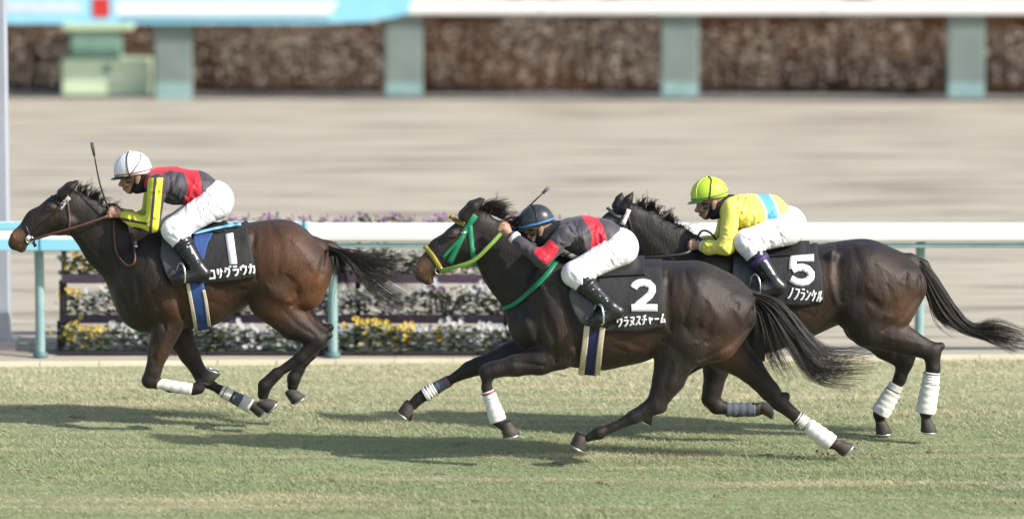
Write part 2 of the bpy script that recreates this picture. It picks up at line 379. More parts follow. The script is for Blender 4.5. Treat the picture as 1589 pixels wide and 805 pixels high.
# grass blades on the turf
def grass():
    N = 800000; x = rng.uniform(-7.5, 7.5, N); y = rng.uniform(-4.3, 5.2, N); k = y < np.array(edge_y(x))-.01; x = x[k]; y = y[k]; N = len(x)
    a = rng.uniform(0, 2*math.pi, N); w = rng.uniform(.002, .004, N); h = rng.uniform(.008, .026, N)*(1+.3*np.sin(x*1.3+y*2.1)); ln = np.stack([rng.normal(.012, .035, N), rng.normal(0, .008, N)], 1)
    dx, dy = np.cos(a)*w, np.sin(a)*w; z0 = np.zeros(N)-.002
    V = np.empty((N, 3, 3)); V[:, 0] = np.stack([x-dx, y-dy, z0], 1); V[:, 1] = np.stack([x+dx, y+dy, z0], 1); V[:, 2] = np.stack([x+ln[:, 0]-.01, y+ln[:, 1], h], 1)
    rnd = np.repeat(rng.random(N), 3)
    m = mat('grass_blade', (.29, .34, .18), .75, (.125, .18, .09), .75, (.32, 4.2, .2), spec=.15, col3=(.50, .455, .29), n3=.7, st3=(.28, 4.6, .2), attr=('dry', (.60, .56, .38)))
    dry = np.clip(rnd**2*.35+np.clip((V.reshape(-1, 3)[:, 1]+.1)/4.6, 0, .8), 0, 1)
    o = mesh('grass', V.reshape(-1, 3), np.arange(3*N).reshape(-1, 3), m, None, False, {'dry': dry})
    tag(o, 'short pale green and straw coloured racecourse grass', 'grass', kind='stuff')
grass()

# ------------------------------------------------------------------ front rail
M_WHITE = mat('white_rail_paint', (.86, .86, .85), .35, (.8, .8, .79), 2, (.3, 1, 1))
M_TEAL = mat('teal_post_paint', (.28, .42, .41), .5, (.2, .33, .33), 6)
M_TEALD = mat('dark_teal_trim', (.10, .19, .19), .5)
M_CYAN = mat('sky_blue_vinyl', (.25, .62, .82), .35, (.33, .68, .85), 2)
YR = 4.40
zt, zb = P(800, 346, YR)[2], P(800, 375, YR)[2]
rail = thing('running_rail', (0, YR, 0), 'white running rail on slim teal posts along the far edge of the turf', 'rail')
def lozenge(x0, x1, y, z0, z1, d, mb, n=14):
    """rail profile with rounded top and bottom"""
    r = min(d, (z1-z0)/2)*.55; pr = []
    for cx, cz, a0 in ((y+d-r, z1-r, 0), (y-d+r, z1-r, 90), (y-d+r, z0+r, 180), (y+d-r, z0+r, 270)):
        for q in range(5): t = math.radians(a0+22.5*q); pr.append((cx+r*math.cos(t), cz+r*math.sin(t)))
    n = len(pr); V = [(x0, a, b) for a, b in pr]+[(x1, a, b) for a, b in pr]
    mb.add(V, [(i, i+n, (i+1) % n+n, (i+1) % n) for i in range(n)])
    mb.add(V, [tuple(range(n)), tuple(range(2*n-1, n-1, -1))])
pxs = [-857, -400, 58, 515, 972, 1430, 1887, 2344]
jx = [P((a+b)/2, 360, YR)[0] for a, b in zip(pxs, pxs[1:])]; jx = [jx[0]-2.3]+jx+[jx[-1]+2.3]
for a, b in zip(jx, jx[1:]):
    mb = MB(); lozenge(a+.004, b-.004, YR, zb, zt, .05, mb); mb.build('rail_section', M_WHITE, rail, True)
mb = MB(); lozenge(jx[0], jx[-1], YR+.01, P(800, 384.5, YR)[2], P(800, 378, YR)[2], .03, mb); mb.build('lower_tube', M_TEAL, rail, True)
for p in pxs:
    x = P(p, 450, YR)[0]; mb = MB()
    mb.tube(spline([(x, YR+.16, -.05), (x, YR+.16, .35), (x, YR+.16, .72), (x, YR+.10, .93), (x, YR+.01, zb+.02)], 16), .038, 10); q = mb.build('post', M_TEAL, rail, True)
    mb = MB(); mb.tube([(x, YR+.16, -.02), (x, YR+.16, .03)], .06, 12); mb.build('base_collar', M_TEALD, q, True)
# sky blue banner strapped along the left part of the rail
def strip_board(name, px0, px1, py0, py1, Y, m, parent, d=.012, taper=0):
    a = P(px0, py0, Y); b = P(px1, py1, Y); mb = MB(); mb.box((a[0], Y-d/2, b[2]), (b[0], Y+d/2, a[2]), .003); return mb.build(name, m, parent)
ban = thing('rail_banner', (P(230, 380, YR)[0], YR-.062, P(230, 390, YR)[2]), 'sky blue and white striped banner fixed to the left end of the running rail', 'banner')
yb_ = YR-.066
strip_board('panel', -500, 482, 344, 389, yb_, M_WHITE, ban)
for a, b in ((344.5, 356), (371, 388.5)): strip_board('blue_stripe', -499, 478, a, b, yb_-.010, M_CYAN, ban, .006)
for a in (-300, 60, 300, 470): strip_board('strap', a, a+3, 343, 390, yb_-.016, M_TEALD, ban, .004)

# ------------------------------------------------------------------ tiered flower stand behind the rail
M_PURP = mat('dark_plum_board', (.085, .055, .085), .6, (.06, .04, .06), 5, (.3, 1, 1))
M_DARKB = mat('black_base_board', (.03, .03, .035), .6)
fs = thing('flower_stand', (P(550, 500, 4.7)[0], 4.8, 0), 'stepped dark plum flower stand with tiers of pansies behind the running rail', 'flower stand')
tiers = [(4.66, 545, 559, 'w'), (4.86, 489, 501, 'w'), (5.06, 426, 439, 'w'), (5.26, 360, 372, 'p')]
sx0, sx1 = P(88, 500, 4.7)[0], P(1016, 500, 4.7)[0]; nb = 4; TZ = []
for ti, (Y, t0, t1, _) in enumerate(tiers):
    z1 = P(500, t0, Y)[2]; z0 = P(500, t1, Y)[2] if ti else 0.0; TZ.append(z1)
    for i in range(nb):
        a = sx0+(sx1-sx0)*i/nb+.006; b = sx0+(sx1-sx0)*(i+1)/nb-.006; mb = MB(); mb.box((a, Y-.02, z0), (b, Y, z1), .004)
        mb.build('front_board', M_DARKB if ti == 0 else M_PURP, fs)
        mb = MB(); mb.box((a, Y+.002, z1-.05), (b, Y+.185, z1-.02)); mb.build('soil_tray', mat('potting_soil', (.035, .028, .02), .95, bump=.01), fs)
for i in range(nb+1):
    x = sx0+(sx1-sx0)*i/nb
    for Y, z in zip([t[0] for t in tiers], TZ): mb = MB(); mb.box((x-.02, Y+.05, -.02), (x+.02, Y+.09, z-.055)); mb.build('trestle', M_DARKB, fs)
M_LEAF = mat('pansy_leaf', (.13, .17, .09), .7, (.19, .22, .13), 14)
FLOW = {'w': mat('white_petal', (.44, .44, .43), .6, (.33, .33, .36), 9, trans=.1), 'y': mat('yellow_petal', (.50, .38, .06), .6, (.44, .30, .05), 9, trans=.1),
        'p': mat('purple_petal', (.20, .10, .22), .6, (.3, .17, .28), 9, trans=.1)}
def clump_meshes(seed):
    r = np.random.default_rng(seed); L = MB(); B_ = MB()
    for i in range(70):
        a = r.uniform(0, 6.28); l = r.uniform(.05, .11); z = r.uniform(0, .20); d = np.array([math.cos(a), math.sin(a), r.uniform(-.1, .7)]); d /= np.linalg.norm(d)
        s = np.cross(d, (0, 0, 1)); s /= np.linalg.norm(s); b = np.array([r.normal(0, .045), r.normal(0, .03), z]); w = l*.3
        L.add([b, b+d*l*.5+s*w, b+d*l, b+d*l*.5-s*w], [(0, 1, 2, 3)])
    for i in range(15):
        c = np.array([r.normal(0, .05), r.normal(-.012, .04), r.uniform(.05, .27)]); nrm = np.array([r.normal(.1, .35), -1+r.normal(0, .3), r.uniform(.1, .9)]); nrm /= np.linalg.norm(nrm)
        u = np.cross(nrm, (0, 0, 1)); u /= np.linalg.norm(u); w = np.cross(nrm, u); R = r.uniform(.017, .029); V = [c-nrm*.004]
        for k in range(10):
            t = 6.283*k/10; q = R*(1 if k % 2 == 0 else .74); V.append(c+q*(math.cos(t)*u+math.sin(t)*w)+nrm*.003)
        B_.add(V, [(0, 1+k, 1+(k+1) % 10) for k in range(10)])
    return (np.array(L.v), L.f), (np.array(B_.v), B_.f)
FL = []
for s in range(5):
    (lv, lf), (bv, bf) = clump_meshes(50+s); d = {}
    for nm, v, f, ms in (('foliage', lv, lf, {'': M_LEAF}), ('blossom', bv, bf, FLOW)):
        for k, mm in ms.items():
            me = bpy.data.meshes.new(nm); me.from_pydata(v.tolist(), [], f); me.update(); me.materials.append(mm); d[nm+k] = me
    FL.append(d)
rowname = ['lowest', 'second', 'third', 'topmost']; cname = {'w': 'white', 'y': 'yellow', 'p': 'purple'}
for ti, (Y, t0, t1, c0) in enumerate(tiers):
    npl = 38
    for i in range(npl):
        x = sx0+.05+(sx1-sx0-.1)*(i+.5)/npl+random.uniform(-.02, .02); px = float(pix(np.array([[x, Y, .3]]))[0, 0]); c = c0
        if ti == 0 and (100 < px < 175 or 545 < px < 640): c = 'y'
        if ti == 2 and px < 300: c = 'y'
        if ti == 1 and random.random() < .08: c = 'p'
        if c == 'w' and random.random() < .04: c = 'y'
        d = FL[random.randrange(5)]; loc = (x, Y+.08+random.uniform(-.02, .02), TZ[ti]-.02)
        t = thing('pansy_plant', loc, f'{cname[c]} flowering pansy in the {rowname[ti]} tier of the plum flower stand', 'flower', f'{cname[c]} pansies in the {rowname[ti]} tier')
        rz = random.uniform(-.5, .5); sc = random.uniform(.85, 1.12)*(.6 if ti == 3 else 1)
        t.rotation_euler = (0, 0, rz); t.scale = (sc, sc, sc)
        for nm in ('foliage', 'blossom'+c):
            o = bpy.data.objects.new(nm[:7] if nm[0] == 'b' else nm, d[nm]); COL.objects.link(o); o.parent = t

# ------------------------------------------------------------------ tall post at the left edge
YP = 4.95; x0 = P(-24, 450, YP)[0]; x1 = P(14, 450, YP)[0]
tp = thing('marker_post', ((x0+x1)/2, YP, 0), 'tall pale slate blue square post behind the rail at the left edge', 'post')
mb = MB(); mb.box((x0, YP, -.1), (x1, YP+.17, 3.1), .012); mb.build('shaft', mat('slate_blue_paint', (.36, .38, .43), .6, (.30, .33, .39), 4), tp)
mb = MB(); mb.box((x0-.04, YP-.04, 3.1), (x1+.04, YP+.21, 3.18), .01); mb.build('cap', M_WHITE, tp)
mb = MB(); mb.box((x0-.05, YP-.05, -.05), (x1+.05, YP+.22, .06), .01); mb.build('foot', mat('cast_concrete', (.42, .41, .40), .9, bump=.004), tp)

# ------------------------------------------------------------------ far rail, banner, hedge, cabinet
YB = float(back_y(0))+.08; zt2, zb2 = P(800, 2.5, YB)[2], P(800, 23, YB)[2]
M_POST2 = mat('grey_green_post', (.19, .235, .215), .6, (.15, .20, .19), 3)
fr = thing('far_rail', (0, YB, 0), 'white outer rail on broad grey green posts beyond the sand track', 'rail')
px2 = [-600, -160, 268, 626, 1055, 1500, 1940, 2380]; jx = [P((a+b)/2, 20, YB)[0] for a, b in zip(px2, px2[1:])]; jx = [jx[0]-3.5]+jx+[jx[-1]+3.5]
for a, b in zip(jx, jx[1:]):
    mb = MB(); lozenge(a+.006, b-.006, YB, zb2, zt2, .06, mb); mb.build('rail_section', M_WHITE, fr, True)
for p in px2:
    x = P(p, 100, YB)[0]; mb = MB(); mb.box((x-.25, YB+.07, -.1), (x+.25, YB+.14, zb2+.05), .02); q = mb.build('post', M_POST2, fr)
    mb = MB(); mb.box((x-.24, YB+.045, -.04), (x+.24, YB+.068, .20), .008); mb.build('foot_plate', M_TEAL, q)
fb = thing('sponsor_banner', (P(250, 20, YB)[0], YB-.1, P(250, 36, YB)[2]), 'white and sky blue banner with a red square hung on the far rail', 'banner')
yq = YB-.085
def shape_board(name, pts, Y, m, parent, d=.01):
    q = [P(a, b, Y) for a, b in pts]; n = len(q); V = [(p[0], Y-d/2, p[2]) for p in q]+[(p[0], Y+d/2, p[2]) for p in q]
    return mesh(name, V, [tuple(range(n)), tuple(range(2*n-1, n-1, -1))]+[(i, i+n, (i+1) % n+n, (i+1) % n) for i in range(n)], m, parent, False)
shape_board('backing', [(-500, -8), (-500, 37), (500, 37), (570, 34), (612, 27), (634, 20), (640, -8)], yq, M_CYAN, fb)
shape_board('white_field', [(180, 2), (180, 24), (512, 24), (526, 2)], yq-.011, M_WHITE, fb, .006)
shape_board('pale_field', [(-480, 2), (-480, 21), (128, 21), (128, 2)], yq-.011, mat('pale_vinyl', (.62, .72, .80), .4), fb, .006)
shape_board('red_square', [(144, -4), (144, 27), (170, 27), (170, -4)], yq-.018, mat('red_vinyl', (.62, .04, .04), .4), fb, .006)
for a in (28, 30.5): shape_board('thin_line', [(185, a), (185, a+.9), (510, a+.9), (510, a)], yq-.011, M_TEALD, fb, .006)
# kerb and verge under the far rail
mb = MB()
for a, b in zip(np.linspace(-22, 22, 45), np.linspace(-22, 22, 45)[1:]):
    mb.add([(a+.01, back_y(a)-.02, -.05), (b-.01, back_y(b)-.02, -.05), (b-.01, back_y(b)+.06, -.05), (a+.01, back_y(a)+.06, -.05),
            (a+.01, back_y(a)-.02, .035), (b-.01, back_y(b)-.02, .035), (b-.01, back_y(b)+.06, .035), (a+.01, back_y(a)+.06, .035)],
           [(0, 3, 2, 1), (4, 5, 6, 7), (0, 1, 5, 4), (1, 2, 6, 5), (2, 3, 7, 6), (3, 0, 4, 7)])
o = mb.build('far_kerb', mat('dark_kerb', (.10, .10, .095), .8)); o['kind'] = 'structure'
plane('gravel_verge', [(-60, back_y(-60)+.05), (60, back_y(60)+.05), (60, back_y(60)+1.6), (-60, back_y(-60)+1.6)], -.006,
      mat('grey_gravel', (.30, .285, .265), .95, (.22, .21, .2), 6, (.4, 1, 1), .01, 60, spec=.1, col3=(.36, .33, .28)))
def hedge():
    h = thing('hedge', (0, YB+1.7, 0), 'long brown winter hedge of dry leaves behind the far rail', 'hedge')
    N = 190000; x = rng.uniform(-17, 17, N)
    top = 1.10+.05*np.sin(x*1.7)+.04*np.sin(x*4.1+1)+.03*np.sin(x*9.3+2); u = rng.random(N)
    face = rng.random(N) < .7; d = np.where(face, rng.gamma(1.0, .028, N), rng.uniform(0, 1.1, N)); z = np.where(face, u*top, top-rng.gamma(1.2, .05, N))
    z = np.clip(z+rng.normal(0, .02, N), .02, None); y0 = back_y(x)+.95+.12*np.sin(x*2.3)*.5+.10*np.sin(x*.7+z*2)+.25*(z/1.1)**3; y = y0+d
    n = rng.normal(0, 1, (N, 3)); n[:, 1] -= 1.1; n[:, 2] += .5; n /= np.linalg.norm(n, axis=1)[:, None]; a = rng.normal(0, 1, (N, 3)); a[:, 0] *= 4.5; a -= (a*n).sum(1)[:, None]*n; a /= np.linalg.norm(a, axis=1)[:, None]; b = np.cross(n, a)
    L = rng.uniform(.025, .07, N)[:, None]; Wd = rng.uniform(.006, .012, N)[:, None]; c = np.stack([x, y, z], 1)
    V = np.stack([c-a*L, c+b*Wd, c+a*L, c-b*Wd], 1).reshape(-1, 3)
    tone = np.repeat(np.clip(rng.normal(.25, .16, N)+.25*np.sin(x*.9+1)*np.sin(z*5+x*.4), 0, 1), 4)
    m = mat('dry_leaf', (.052, .023, .010), .9, (.078, .042, .026), .8, (.22, 1, 5), spec=.02, attr=('tone', (.125, .053, .018)))
    mesh('foliage', V, np.arange(4*N).reshape(-1, 4), m, h, False, {'tone': tone})
    mb = MB()
    for i in range(230):
        bx = random.uniform(-17, 17); by = back_y(bx)+1.3+random.uniform(-.25, .4); tx = bx+random.uniform(-.25, .25); tz = random.uniform(.85, 1.15)
        mb.tube([(bx, by, -.05), ((bx+tx)/2+random.uniform(-.06, .06), by+random.uniform(-.08, .08), tz*.5), (tx, by+random.uniform(-.2, .2), tz)], [.02, .013, .004], 5)
    mb.build('stems', mat('twig_bark', (.12, .085, .065), .9, (.08, .06, .05), 30), h, True)['kind'] = 'stuff'
hedge()
M_PALEG = mat('pale_green_enamel', (.60, .72, .48), .45, (.54, .66, .43), 3); M_MIDG = mat('mid_green_enamel', (.20, .33, .26), .45, (.16, .28, .22), 3)
YC = YB+.42; ca, cb = P(96, 150, YC), P(232, 100, YC); cg = thing('utility_cabinet', ((ca[0]+cb[0])/2, YC, 0), 'pale green cabinet with a darker green upper panel behind the far rail', 'cabinet')
mb = MB(); mb.box((ca[0], YC, -.02), (cb[0], YC+.5, P(0, 93, YC)[2]), .02); lo = mb.build('lower_body', M_PALEG, cg)
mb = MB(); mb.box((P(108, 0, YC)[0], YC+.06, P(0, 93, YC)[2]+.002), (P(184, 0, YC)[0], YC+.46, P(0, 48, YC)[2]), .015); mb.build('upper_body', M_MIDG, cg)
mb = MB(); mb.box((P(96, 0, YC)[0], YC+.0, P(0, 48, YC)[2]+.002), (P(204, 0, YC)[0], YC+.5, P(0, 33, YC)[2]), .015); mb.build('lid', M_PALEG, cg)
mb = MB(); mb.box((P(110, 0, YC)[0], YC-.008, P(0, 122, YC)[2]), (P(196, 0, YC)[0], YC+.004, P(0, 119, YC)[2]), .003); mb.build('trim_line', M_WHITE, lo)
mb = MB(); mb.box((P(160, 0, YC)[0], YC-.03, P(0, 114, YC)[2]), (P(170, 0, YC)[0], YC-.002, P(0, 100, YC)[2]), .006); mb.build('handle', M_MIDG, lo)

# ================================================================== HORSES
M_HOOF = mat('hoof_horn', (.035, .03, .027), .65, (.075, .062, .05), 28, spec=.4)
M_SHOE = mat('alloy_shoe', (.62, .62, .60), .35, metal=.9)
M_STEEL = mat('polished_steel', (.7, .7, .7), .25, metal=.9)
M_WRAP = mat('white_leg_boot', (.78, .77, .74), .75, (.64, .61, .54), 14, bump=.003, bscale=90)
M_GWRAP = mat('grey_leg_boot', (.12, .135, .16), .75, (.085, .10, .12), 10, bump=.003, bscale=90)
M_RTAPE = mat('red_tape', (.45, .08, .09), .6); M_BTAPE = mat('black_tape', (.03, .03, .03), .6); M_GTAPE = mat('green_tape', (.04, .2, .14), .6)
M_EYE = mat('dark_eye', (.012, .008, .006), .06, spec=.8, coat=.6)
M_MANE = mat('black_hair', (.016, .013, .012), .38, (.03, .024, .02), 30, spec=.5)
M_BLACKC = mat('black_number_cloth', (.022, .022, .024), .75, (.03, .03, .032), 40, bump=.0015, bscale=300, bump2=(.02, 7, (1, 1, .5)))
M_NUM = mat('white_print', (.84, .84, .83), .6)
M_GREYF = mat('grey_saddle_flap', (.075, .075, .078), .55, (.06, .06, .062), 12, bump=.001, bscale=200)
M_LEATH = mat('brown_leather', (.10, .05, .035), .45, (.075, .036, .025), 25)
M_BLEATH = mat('black_leather', (.018, .017, .017), .4, (.026, .024, .023), 25)
M_CREAM = mat('cream_webbing', (.66, .58, .42), .8, (.58, .50, .36), 30, bump=.001, bscale=250)
M_BLUE = mat('blue_webbing', (.035, .085, .27), .7, (.03, .065, .2), 12, bump=.001, bscale=250)
M_NAVY = mat('navy_webbing', (.025, .03, .11), .7, (.02, .025, .08), 12)
M_LBLUE = mat('light_blue_pad', (.22, .5, .78), .6, (.18, .42, .7), 10)
M_GREEN = mat('green_webbing', (.02, .24, .11), .5, (.015, .18, .085), 14); M_YELW = mat('olive_yellow_webbing', (.36, .30, .04), .55, (.28, .22, .03), 14)
M_LGREEN = mat('light_green_webbing', (.20, .36, .09), .55, (.24, .34, .06), 14)
M_FLEECE = mat('white_fleece', (.8, .79, .75), .9, bump=.006, bscale=120)

def hoof(parent, Yl, cx, cy, ang, front=1, s=1.0):
    """hoof centred at a pixel; ang: direction the sole faces in the picture (deg, 0 right, 90 down); front: side of the toe"""
    m = mpp(Yl); c = P(cx, cy, Yl); a = math.radians(ang); dn = np.array([math.cos(a), 0, -math.sin(a)])
    fw = np.array([dn[2], 0, -dn[0]])*front; sd = np.array([0, 1, 0.]); V = []; F = []; n = 16
    prof = [(-.062, .034, .031, -.004), (-.045, .044, .040, .0), (-.01, .052, .046, .008), (.032, .062, .053, .018), (.040, .060, .051, .018)]
    for d, rx, ry, sh in prof:
        for j in range(n):
            t = 2*math.pi*j/n; k = 1 if math.cos(t) > -.3 else .88
            V.append(c+s*(dn*d+fw*(sh+rx*k*math.cos(t))+sd*ry*math.sin(t)))
    k = len(prof)
    F = [(i*n+j, i*n+(j+1) % n, (i+1)*n+(j+1) % n, (i+1)*n+j) for i in range(k-1) for j in range(n)]+[tuple(range(n)), tuple(range((k-1)*n, k*n))]
    ho = mesh('hoof', V, F, M_HOOF, parent)
    mb = MB(); pts = [c+s*(dn*.044+fw*(.018+.054*math.cos(t))+sd*.046*math.sin(t)) for t in np.linspace(-2.3, 2.3, 17)]
    mb.tube(pts, .0075*s, 6); mb.build('shoe', M_SHOE, ho, True)
def leg_wrap(parent, Yl0, p0, r0, p1, r1, m=None, Yl1=None, tapes=(), ridge=.0025):
    """boot or bandage round a leg from pixel p0 to p1"""
    Yl1 = Yl0 if Yl1 is None else Yl1; a = P(*p0, Yl0); b = P(*p1, Yl1); mm = mpp(Yl0); t = np.linspace(0, 1, 18)
    pts = a+(b-a)*t[:, None]; rad = (r0+(r1-r0)*t)*mm+ridge*np.sin(t*26); rad[0] *= .93; rad[-1] *= .93
    mb = MB(); mb.tube(pts, rad, 16); w = mb.build('leg_wrap', m or M_WRAP, parent, True)
    for tt, tm in tapes:
        i = [tt-.03, tt+.03]; mb = MB(); mb.tube([a+(b-a)*q for q in i], [(r0+(r1-r0)*q)*mm+.004 for q in i], 16); mb.build('tape', tm, w, True)
    return w

def build_horse(H):
    Y = H['Y']; B = Body(Y, H['box'], .0105); H['B'] = B
    g = G(H['base'][0], H['base'][1]); root = thing('racehorse', (g[0], Y, 0), H['label'], 'horse', 'galloping racehorses'); H['root'] = root
    B.chain(H['trunk'], .07)
    for mcl in H['muscle']: B.chain(mcl, .032, mirror=True)
    B.chain(H['neck'], .07); B.chain(H['head'], .035)
    for e in H.get('headbumps', []): B.chain(e, .015, mirror=True)
    for leg in H['legs']:
        for p, q in zip(leg, leg[1:]):
            if max(p[2], q[2]) < 9.8 and p[2] > 6.5:
                d = np.array([q[0]-p[0], q[1]-p[1]], float); L_ = np.linalg.norm(d); nr = np.array([-d[1], d[0]])/(L_+1e-6)
                for sg in (-1, 1): B.chain([(p[0]+nr[0]*sg*p[2]*.42, p[1]+nr[1]*sg*p[2]*.42, p[2]*.58, p[3]), (q[0]+nr[0]*sg*q[2]*.42, q[1]+nr[1]*sg*q[2]*.42, q[2]*.58, q[3])], .006)
    for leg in H['legs']: B.chain([(n[0], n[1], n[2]*(.74 if n[2] < 9.3 else .95), *n[3:]) for n in leg], .024)
    for extra in H.get('extra', []): B.chain(extra, .018)
    B.chain(H['dock'], .03)
    for e in H['ears']: B.chain(e, .012)
    for pts, amp, w in H['relief']: B.relief(pts, amp*1.35, w)
    for pts, amp, w in H['more']: B.relief(pts, amp*1.2, w)
    for nodes in H.get('cuts', []): B.chain(nodes, .008, sub=True, mirror=True)
    V, F = B.F.extract(); px = pix(V)
    # true coat colour: brown on flanks and muzzle, black points on the legs
    brown = np.zeros(len(V))
    for x, y, r, a in H['brown']: brown = np.maximum(brown, a*np.exp(-((px[:, 0]-x)**2+(px[:, 1]-y)**2)/r**2))
    tan = np.zeros(len(V))
    for x, y, r, a in H['tan']: tan = np.maximum(tan, a*np.exp(-((px[:, 0]-x)**2+(px[:, 1]-y)**2)/r**2))
    nm = f"coat_{H['name']}"
    m = mat(nm, H['coat'], .55, tuple(c*.75 for c in H['coat']), 5, (1, 1, .6), 0.0042, 95, (1, 1, .28), .36, bump2=(.012, 9.0, (1, 1, .6)), masks=(('brown', H['bcol'], 1.0), ('tan', (.19, .095, .05), 1.0)), sheen=.04)
    for nd in m.node_tree.nodes:
        if nd.type == 'MAP_RANGE' and nd.inputs['From Min'].default_value == -1.0: nd.inputs['From Min'].default_value = 0
    mesh('body', V, F, m, root, True, {'brown': brown, 'tan': tan})
    for x, y, r in H['eyes']:
        q = B.surf(np.array([x]), np.array([y]))[0]; mb = MB(); mb.ball(q+np.array([0, .006, 0]), (.020, .014, .017), 8); e = mb.build('eye', M_EYE, root, True)
        mb = MB(); q2 = q.copy(); q2[1] = 2*Y-q[1]-.006; mb.ball(q2, (.020, .014, .017), 8); mb.build('eye', M_EYE, root, True)
    for lat, cx, cy, ang, fr in H['hooves']: hoof(root, Y+lat, cx, cy, ang, fr)
    for k in H['wraps']: leg_wrap(root, Y+k[0], *k[1:5], **(k[5] if len(k) > 5 else {}))
    for i, t in enumerate(H['tail']): hair('tail', t['g'], t['n'], t['r'], Y+t.get('lat', 0), M_MANE, root, t.get('w', .045), t.get('s', .05), 11+i, 16, t.get('jit', 5), cut=t.get('cut', .35))
    for i, t in enumerate(H['mane']): hair(t.get('name', 'mane'), t['g'], t['n'], t['r'], Y+t.get('lat', 0), M_MANE, root, .022, .03, 31+i, 8, t.get('jit', 3), cut=.5)
    return B

def bmane(crest, dx, dy, n, r, name='mane', jit=4):
    """guides for a mane standing along a crest line and blown back"""
    c = spline(crest, 9); return dict(name=name, n=n, r=r, jit=jit, g=[[(x, y+5), (x+dx*.4, y+dy*.65), (x+dx, y+dy)] for x, y in c])

